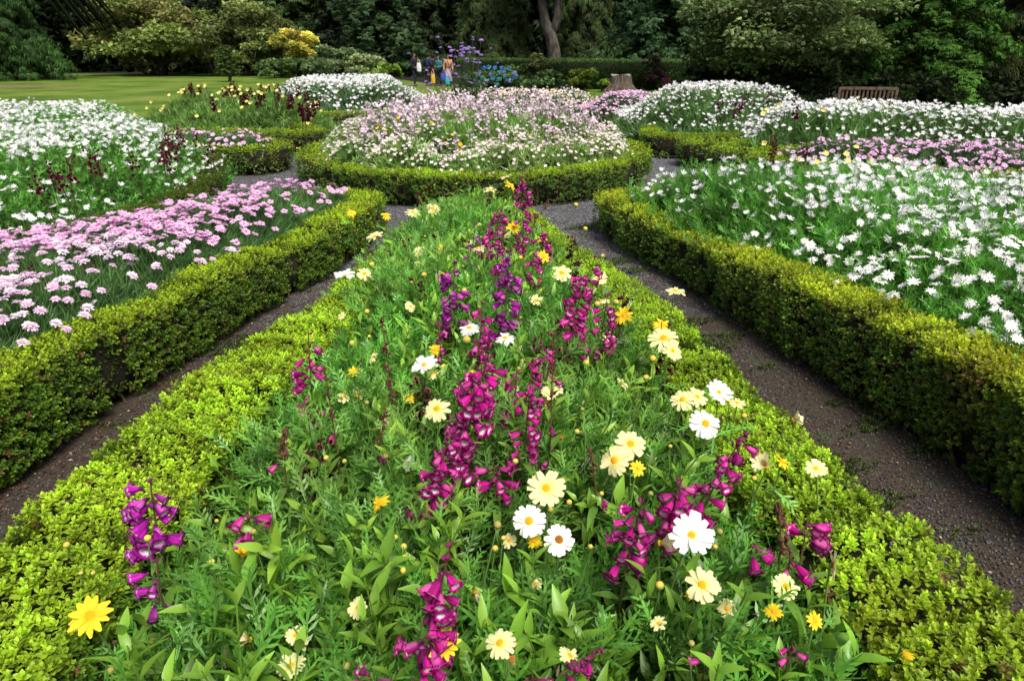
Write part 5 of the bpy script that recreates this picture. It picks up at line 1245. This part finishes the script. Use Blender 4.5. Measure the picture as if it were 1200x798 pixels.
# ------------------------------------------------------------------ tree stump
sy = 32.6; sx = unY(727, 100, sy)[0]
r = thing('tree_stump', 'weathered wide tree stump with flared roots on the lawn', 'tree stump', (sx, sy, 0)); r.scale = (1.02,) * 3
V = []; Q = []; seg = 40
rows = [(0, .82), (.06, .7), (.2, .58), (.4, .46), (.66, .43), (.72, .42)]
for i, (z, rr) in enumerate(rows):
    for j in range(seg):
        th = 2 * PI * j / seg; fl = (1 - i / 5) ** 1.5
        k = rr * (1 + .3 * fl * math.sin(5 * th + .6) + .06 * math.sin(11 * th) + .03 * math.sin(23 * th + i))
        V.append((k * math.cos(th), k * math.sin(th), z * 1.0 + (.04 * math.sin(3 * th) if i == 5 else 0)))
for i in range(5):
    for j in range(seg): a = i * seg + j; b = i * seg + (j + 1) % seg; Q.append((a, b, b + seg, a + seg))
link('bark', tmesh(T(V, Q), 'bark', mat_noise('stump_bark', (.03, .024, .018), (.17, .13, .1), 5, .9, 1., 8, (3, 3, .5), dist=.06)), r)
Vt = [(0, 0, .725)] + V[5 * seg:]
link('cut_face', tmesh(T(Vt, (), [(0, 1 + j, 1 + (j + 1) % seg) for j in range(seg)]), 'cut_face', mat_noise('cut_wood', (.14, .13, .125), (.3, .28, .27), 9, .85, .6), False), r)
link('root', tmesh(join([tube([(.4 * math.cos(a), .4 * math.sin(a), .3), (.66 * math.cos(a), .66 * math.sin(a), .12), (.92 * math.cos(a + .1), .92 * math.sin(a + .1), -.02)], (.13, .09, .04), 7) for a in (.3, 1.6, 2.8, 3.5, 4.3, 5.6)]), 'root', bpy.data.materials['stump_bark']), r)

# ------------------------------------------------------------------ garden bench
def box(c, s, bev=.006):
    bm = bmesh.new(); bmesh.ops.create_cube(bm, size=1); bmesh.ops.scale(bm, vec=s, verts=bm.verts); bmesh.ops.bevel(bm, geom=bm.edges[:] , offset=bev, segments=1, affect='EDGES'); bmesh.ops.translate(bm, vec=c, verts=bm.verts)
    return bm
def boxes(name, bl, m, parent, rx=0):
    me = bpy.data.meshes.new(name); out = bmesh.new()
    for c, s in bl:
        b = box(c, s); t = bpy.data.meshes.new('t'); b.to_mesh(t); b.free(); out.from_mesh(t); bpy.data.meshes.remove(t)
    out.to_mesh(me); out.free(); me.materials.append(m); o = link(name, me, parent); o.rotation_euler = (rx, 0, 0); return o
M_TEAK = mat_noise('bench_wood', (.05, .03, .022), (.15, .1, .075), 10, .75, .4, 6, (1, 1, 1))
bx, by, _ = un(1018, 103, .92)
r = thing('garden_bench', 'weathered brown slatted wooden bench against the dark trees', 'bench', (bx, by, 0), rz=math.radians(-6))
W2 = .62
boxes('backrest', [((0, 0, .9), (W2 * 2, .045, .065)), ((0, 0, .5), (W2 * 2, .04, .05))] + [((x, 0, .7), (.045, .018, .38)) for x in np.linspace(-W2 + .08, W2 - .08, 13)], M_TEAK, r).location = (0, .0, 0)
boxes('seat', [((0, -.06 - i * .085, .43), (W2 * 2 - .06, .065, .022)) for i in range(6)], M_TEAK, r)
for sx_ in (-1, 1):
    boxes('armrest', [((sx_ * W2, -.26, .64), (.065, .56, .035))], M_TEAK, r)
    boxes('leg', [((sx_ * W2, 0, .46), (.06, .06, .92))], M_TEAK, r)
    boxes('leg', [((sx_ * W2, -.5, .315), (.06, .06, .63))], M_TEAK, r)

# ------------------------------------------------------------------ purple verbena, hydrangea
vx = unY(551, 80, 18.6)[0]
r = thing('verbena', 'tall airy purple verbena rising behind the round bed', 'verbena', (vx, 18.6, 0))
gs = Geo(); heads = []
for (px, py) in [(513, 44), (516, 56), (512, 62), (554, 44), (554, 47), (564, 48), (575, 57), (541, 51), (541, 55), (527, 56), (529, 60), (532, 59), (536, 60), (540, 59), (543, 62), (547, 58), (549, 56), (552, 57), (555, 57), (556, 60), (559, 62), (561, 63), (564, 65), (528, 66), (534, 67), (541, 66), (547, 70), (556, 70), (555, 73), (558, 74), (562, 74), (548, 73), (537, 78), (534, 87), (538, 91), (545, 87), (546, 92), (553, 98), (563, 96), (557, 99), (551, 97), (500, 83), (502, 88), (508, 87), (504, 98), (499, 96), (479, 63), (520, 70), (531, 76), (539, 63), (544, 58), (550, 62), (583, 74), (526, 91), (571, 95), (566, 98)]:
    p = np.array(unY(px, py, 18.6 + random.uniform(-.5, .5))); heads.append(p - np.array([vx, 18.6, 0]))
for p in heads:
    a = np.array([p[0] * .35, p[1] * .4, 0]); c = a * .7 + p * (.3, .3, .6)
    gs.add(tube(bez(a, c * (1, 1, .5), c + (0, 0, .2), p, 7), np.linspace(.009, .004, 7), 4, (.06, .09, .035)))
link('stem', gs.mesh('stem', M_STEM), r)
hm = []
for _ in range(3):
    n = 40; v = rng.normal(size=(n, 3)); v[:, 2] = np.abs(v[:, 2]) * .5; v /= np.linalg.norm(v, axis=1, keepdims=True)
    gg = Geo(); gg.add(daisy_lod(5, .35, (.42, .26, .68), (.34, .18, .55), .9, .3, 5), v * (1, 1, .6), toward(v), 1., rng.uniform(.7, 1.25, (n, 1))); hm.append(gg.mesh('flower_head', M_PETAL))
for i, p in enumerate(heads):
    o = link('flower_head', hm[i % 3], r, p); k = random.uniform(.028, .05) * (1.35 if i % 5 == 0 else 1); o.scale = (k, k, k); o.rotation_euler = (random.uniform(-.3, .3), 0, random.uniform(0, 6))
g = Geo(); n = 260; P = np.c_[rng.normal(0, .25, n), rng.normal(0, .25, n), rng.uniform(.1, 1.2, n)]
cards(g, SPRAY, P, rng.normal(0, 1, (n, 3)) + (0, 0, .4), rng.uniform(.08, .16, n), np.tile([[.07, .13, .04]], (n, 1)) * rng.uniform(.6, 1.4, (n, 1)))
link('foliage', g.mesh('foliage', M_FOL), r)
hx = (580 - 600) / F * 30 
r = broad('pale green hydrangea bush with blue flower heads behind the verbena', hx, 29.5, 1.1, .95, (.15, .25, .045), 2400, .13, 20, name='hydrangea', cat='shrub', trunks=2)
for i, (px, py) in enumerate([(567, 80), (573, 79), (562, 85), (566, 92), (571, 95), (578, 92), (590, 84), (592, 90), (586, 86), (597, 81), (603, 86), (600, 92), (588, 80), (594, 94), (559, 88), (582, 99), (575, 88), (605, 90), (598, 95), (585, 93), (580, 80), (556, 94)]):
    p = np.array(unY(px, py, 33.2 + random.uniform(-.25, .2))); blue = ((.08, .26, .6), (.12, .34, .62), (.3, .3, .65), (.1, .4, .5))[i % 4]
    gg = Geo(); n = 30; v = rng.normal(size=(n, 3)); v /= np.linalg.norm(v, axis=1, keepdims=True)
    gg.add(daisy_lod(4, .04, blue, blue, 1., .2, 4), v * (.1, .1, .08), toward(v), 1., rng.uniform(.7, 1.3, (n, 1))); link('flower_head', gg.mesh('flower_head', M_PETAL), r, p - np.array(r.location))

# ------------------------------------------------------------------ visitors
def plain(name, c, rough=.8):
    return mat_noise(name, tuple(v * .75 for v in c), tuple(min(1, v * 1.2) for v in c), 14, rough, .2)
def skin(name, J, E, mat, parent, sub=2, root=0):
    me = bpy.data.meshes.new(name); me.from_pydata([j[:3] for j in J], E, []); me.materials.append(mat)
    o = link(name, me, parent)
    bm = bmesh.new(); bm.from_mesh(me); lay = bm.verts.layers.skin.verify(); bm.verts.ensure_lookup_table()
    for v, j in zip(bm.verts, J):
        rr = j[3]; v[lay].radius = (rr, j[4] if len(j) > 4 else rr); v[lay].use_root = (v.index == root)
    bm.to_mesh(me); bm.free()
    m = o.modifiers.new('skin', 'SKIN'); m.use_smooth_shade = True
    s = o.modifiers.new('sub', 'SUBSURF'); s.levels = sub; s.render_levels = sub
    return o
SKINM = plain('skin_tone', (.28, .15, .1)); HAIRM = plain('dark_hair', (.015, .01, .008))
EYEM = plain('eye_dark', (.02, .02, .02))
def person(x, y, rz, H, top, bottom, label, arms='down', skirt=False, stride=.12, hairlong=False, hat=None, shoe=(.03, .03, .03)):
    r = thing('person', label, 'person', (x, y, 0), rz=rz); k = H * 1.0 / 1.75
    hipL, hipR = (-.09, 0, .92), (.09, 0, .92)
    if arms == 'mouth': RA = [(.2, 0, 1.42), (.25, -.08, 1.17), (.07, -.26, 1.4), (.04, -.24, 1.47)]; LA = [(-.2, 0, 1.42), (-.26, .02, 1.15), (-.2, -.2, 1.02), (-.18, -.27, 1.0)]
    elif arms == 'hold': RA = [(.2, 0, 1.42), (.27, .0, 1.14), (.16, -.24, 1.1), (.1, -.3, 1.12)]; LA = [(-.2, 0, 1.42), (-.27, 0, 1.14), (-.16, -.24, 1.1), (-.1, -.3, 1.12)]
    else: RA = [(.2, 0, 1.42), (.26, .02, 1.14), (.27, -.05, .88), (.27, -.07, .79)]; LA = [(-.2, 0, 1.42), (-.26, .03, 1.14), (-.27, 0, .88), (-.27, -.03, .79)]
    LL = [(-.1, 0, .9), (-.1, -stride * .6, .5), (-.1, -stride * .5, .1)]; RL = [(.1, 0, .9), (.1, stride * .2, .5), (.1, stride, .1)]
    J = [(0, 0, .98, .1, .08), (0, .0, 1.2, .1, .07), (0, 0, 1.38, .1, .07), (0, 0, 1.5, .05), (0, -.015, 1.58, .075), (0, -.02, 1.66, .085, .095), (0, -.0, 1.73, .065)]
    E = [(0, 1), (1, 2), (2, 3), (3, 4), (4, 5), (5, 6)]
    J.append((0, -.115, 1.625, .012)); E.append((5, 7))
    for A in (RA, LA):
        b = len(J)
        for p, q in zip(A, (.04, .035, .028, .026)): J.append((*p, q))
        E += [(2, b), (b, b + 1), (b + 1, b + 2), (b + 2, b + 3)]
        hd = np.array(A[3]); fd = np.array(A[3]) - np.array(A[2]); fd /= np.linalg.norm(fd)
        for f in range(4):
            c = len(J); off = np.array([(f - 1.5) * .016, 0, 0]); J += [(*(hd + off + fd * .05), .009), (*(hd + off + fd * (.085 - .008 * abs(f - 1.3)) + np.array([0, -.01, 0])), .007)]; E += [(b + 3, c), (c, c + 1)]
        c = len(J); J.append((*(hd + np.array([.03 if A is LA else -.03, -.02, 0]) + fd * .02), .009)); E.append((b + 3, c))
    for Lg in (LL, RL):
        b = len(J)
        for p, q in zip(Lg, (.08, .055, .04)): J.append((*p, q))
        J.append((Lg[2][0], Lg[2][1] - .02, .045, .04)); J.append((Lg[2][0], Lg[2][1] - .16, .035, .035, .045)); E += [(0, b), (b, b + 1), (b + 1, b + 2), (b + 2, b + 3), (b + 3, b + 4)]
    sc = lambda q: [(v[0] * k, v[1] * k, v[2] * k, *[w_ * k for w_ in v[3:]]) for v in q]
    skin('body', sc(J), E, SKINM, r, 1)
    TJ = [(0, 0, .93, .16, .125), (0, 0, 1.2, .155, .12), (0, 0, 1.4, .17, .115), (0, 0, 1.48, .07)]; TE = [(0, 1), (1, 2), (2, 3)]
    for A in (RA, LA):
        b = len(TJ)
        for p, q in zip(A[:3], (.085, .068, .052)): TJ.append((*p, q))
        TE += [(2, b), (b, b + 1), (b + 1, b + 2)]
    skin('jacket', sc(TJ), TE, plain('cloth_' + str(len(bpy.data.materials)), top), r, 1)
    if skirt:
        V = []; Q = []
        for i, (z, rr) in enumerate(((.98, .16), (.8, .2), (.5, .24), (.3, .27))):
            for j in range(16): a = 2 * PI * j / 16; q = rr * (1 + .07 * math.sin(5 * a) * i / 3); V.append((q * math.cos(a) * k, q * .75 * math.sin(a) * k, z * k))
        for i in range(3):
            for j in range(16): a = i * 16 + j; b = i * 16 + (j + 1) % 16; Q.append((a, b, b + 16, a + 16))
        link('skirt', tmesh(T(V, Q), 'skirt', plain('cloth_' + str(len(bpy.data.materials)), bottom)), r)
    else:
        BJ = [(0, 0, .98, .155, .12)]; BE = []
        for Lg in (LL, RL):
            b = len(BJ)
            for p, q in zip(Lg, (.1, .075, .06)): BJ.append((*p, q))
            BE += [(0, b), (b, b + 1), (b + 1, b + 2)]
        skin('trousers', sc(BJ), BE, plain('cloth_' + str(len(bpy.data.materials)), bottom), r, 1)
    hr = sphere(.112 * k, 14, 9, (1, 1, 1), 1.08); m = hr.V[:, 1] < -.055 * k; low = hr.V[:, 2] < -.02 * k
    hr.V[m & (hr.V[:, 2] < .055 * k)] *= .7
    hr = hr.xf(None, (0, .015 * k, 1.675 * k)); 
    link('hair', tmesh(hr, 'hair', HAIRM), r)
    if hairlong: link('hair', tmesh(sphere(.1 * k, 12, 8, (1, 1, 1), 1.7).xf(None, (0, .07 * k, 1.56 * k)), 'hair', HAIRM), r)
    for s_ in (-1, 1): link('eye', tmesh(sphere(.011 * k, 6, 4).xf(None, (s_ * .032 * k, -.112 * k, 1.655 * k)), 'eye', EYEM), r)
    for Lg in (LL, RL): link('shoe', tmesh(sphere(.055 * k, 10, 6, (1, 1, 1), .75).xf(np.diag([.85, 2.3, 1.]), (Lg[2][0] * k, (Lg[2][1] - .07) * k, .042 * k)), 'shoe', plain('shoe_' + str(len(bpy.data.materials)), shoe)), r)
    return r
def pxy(px, d): return unY(px, 80, d)[0]
Dp = 38.8
person(pxy(485.5, Dp), Dp, math.radians(60), 1.62, (.012, .014, .022), (.014, .018, .035), 'leftmost person of the group, in black, raising a hand to the face', 'mouth')
person(pxy(500.5, Dp), Dp + .3, math.radians(150), 1.6, (.02, .03, .07), (.012, .012, .016), 'person in a navy blue jacket seen from behind in the middle of the group', 'hold', stride=.05)
person(pxy(507, Dp + .6), Dp + .8, math.radians(200), 1.55, (.016, .014, .014), (.014, .014, .02), 'person in dark brown clothes half hidden behind the navy jacket', 'hold', stride=.03)
person(pxy(514, Dp), Dp + .1, math.radians(-40), 1.5, (.03, .2, .2), (.02, .02, .03), 'person in a teal top and dark trousers between the navy and peach tops', 'hold', hairlong=True, stride=.05)
person(pxy(525.5, Dp), Dp - .2, math.radians(25), 1.56, (.55, .27, .15), (.45, .34, .45), 'person with black hair in a peach top and pale patterned skirt, rightmost of the group', 'down', skirt=True, hairlong=True, stride=.02)
def bag(px, py, w_, h_, c, label, d=Dp, handles=True):
    p = unY(px, py, d); r = thing('bag', label, 'bag', (p[0], d, p[2] - h_ / 2))
    V = []; Q = []
    for i, (z, f) in enumerate(((0, .85), (.1, 1), (.6, 1.0), (1, .86))):
        for j in range(12): a = 2 * PI * j / 12; V.append((w_ / 2 * f * np.sign(math.cos(a)) * abs(math.cos(a)) ** .5, w_ * .22 * f * np.sign(math.sin(a)) * abs(math.sin(a)) ** .6, z * h_))
    for i in range(3):
        for j in range(12): a = i * 12 + j; b = i * 12 + (j + 1) % 12; Q.append((a, b, b + 12, a + 12))
    for j in range(1, 5): Q.append((j, j + 1, 11 - j - 1 + 1, 11 - j + 1) if False else (0, j, j + 1, 0)[:4])
    t = T(V, Q[:36]); link('pouch', tmesh(t, 'pouch', plain('bag_' + str(len(bpy.data.materials)), c, .5)), r)
    link('handle', tmesh(join([tube(bez((-w_ * .28, yy, h_ * .97), (-w_ * .25, yy, h_ * 1.45), (w_ * .25, yy, h_ * 1.45), (w_ * .28, yy, h_ * .97), 9), .012, 6) for yy in (-.03, .03)]), 'handle', bpy.data.materials[-1] if False else plain('strap_' + str(len(bpy.data.materials)), c, .5)), r)
bag(491, 79, .24, .42, (.7, .7, .74), 'white bag held by the person in black', Dp - .25)
bag(524.7, 95.5, .24, .3, (.02, .45, .5), 'turquoise bag at the feet of the person in peach', Dp - .55)
bag(519.5, 90, .28, .34, (.05, .1, .4), 'blue bag between the teal and peach tops', Dp - .35)
bag(507.5, 92, .22, .5, (.75, .5, .02), 'yellow bag low in the middle of the group', Dp - .3)
sheet('garden_path', [(-9, 38.3), (-3, 38.1), (-2.6, 40.2), (-9, 41)], .008, mat_noise('earth_path', (.12, .1, .075), (.22, .19, .15), 6, .9))
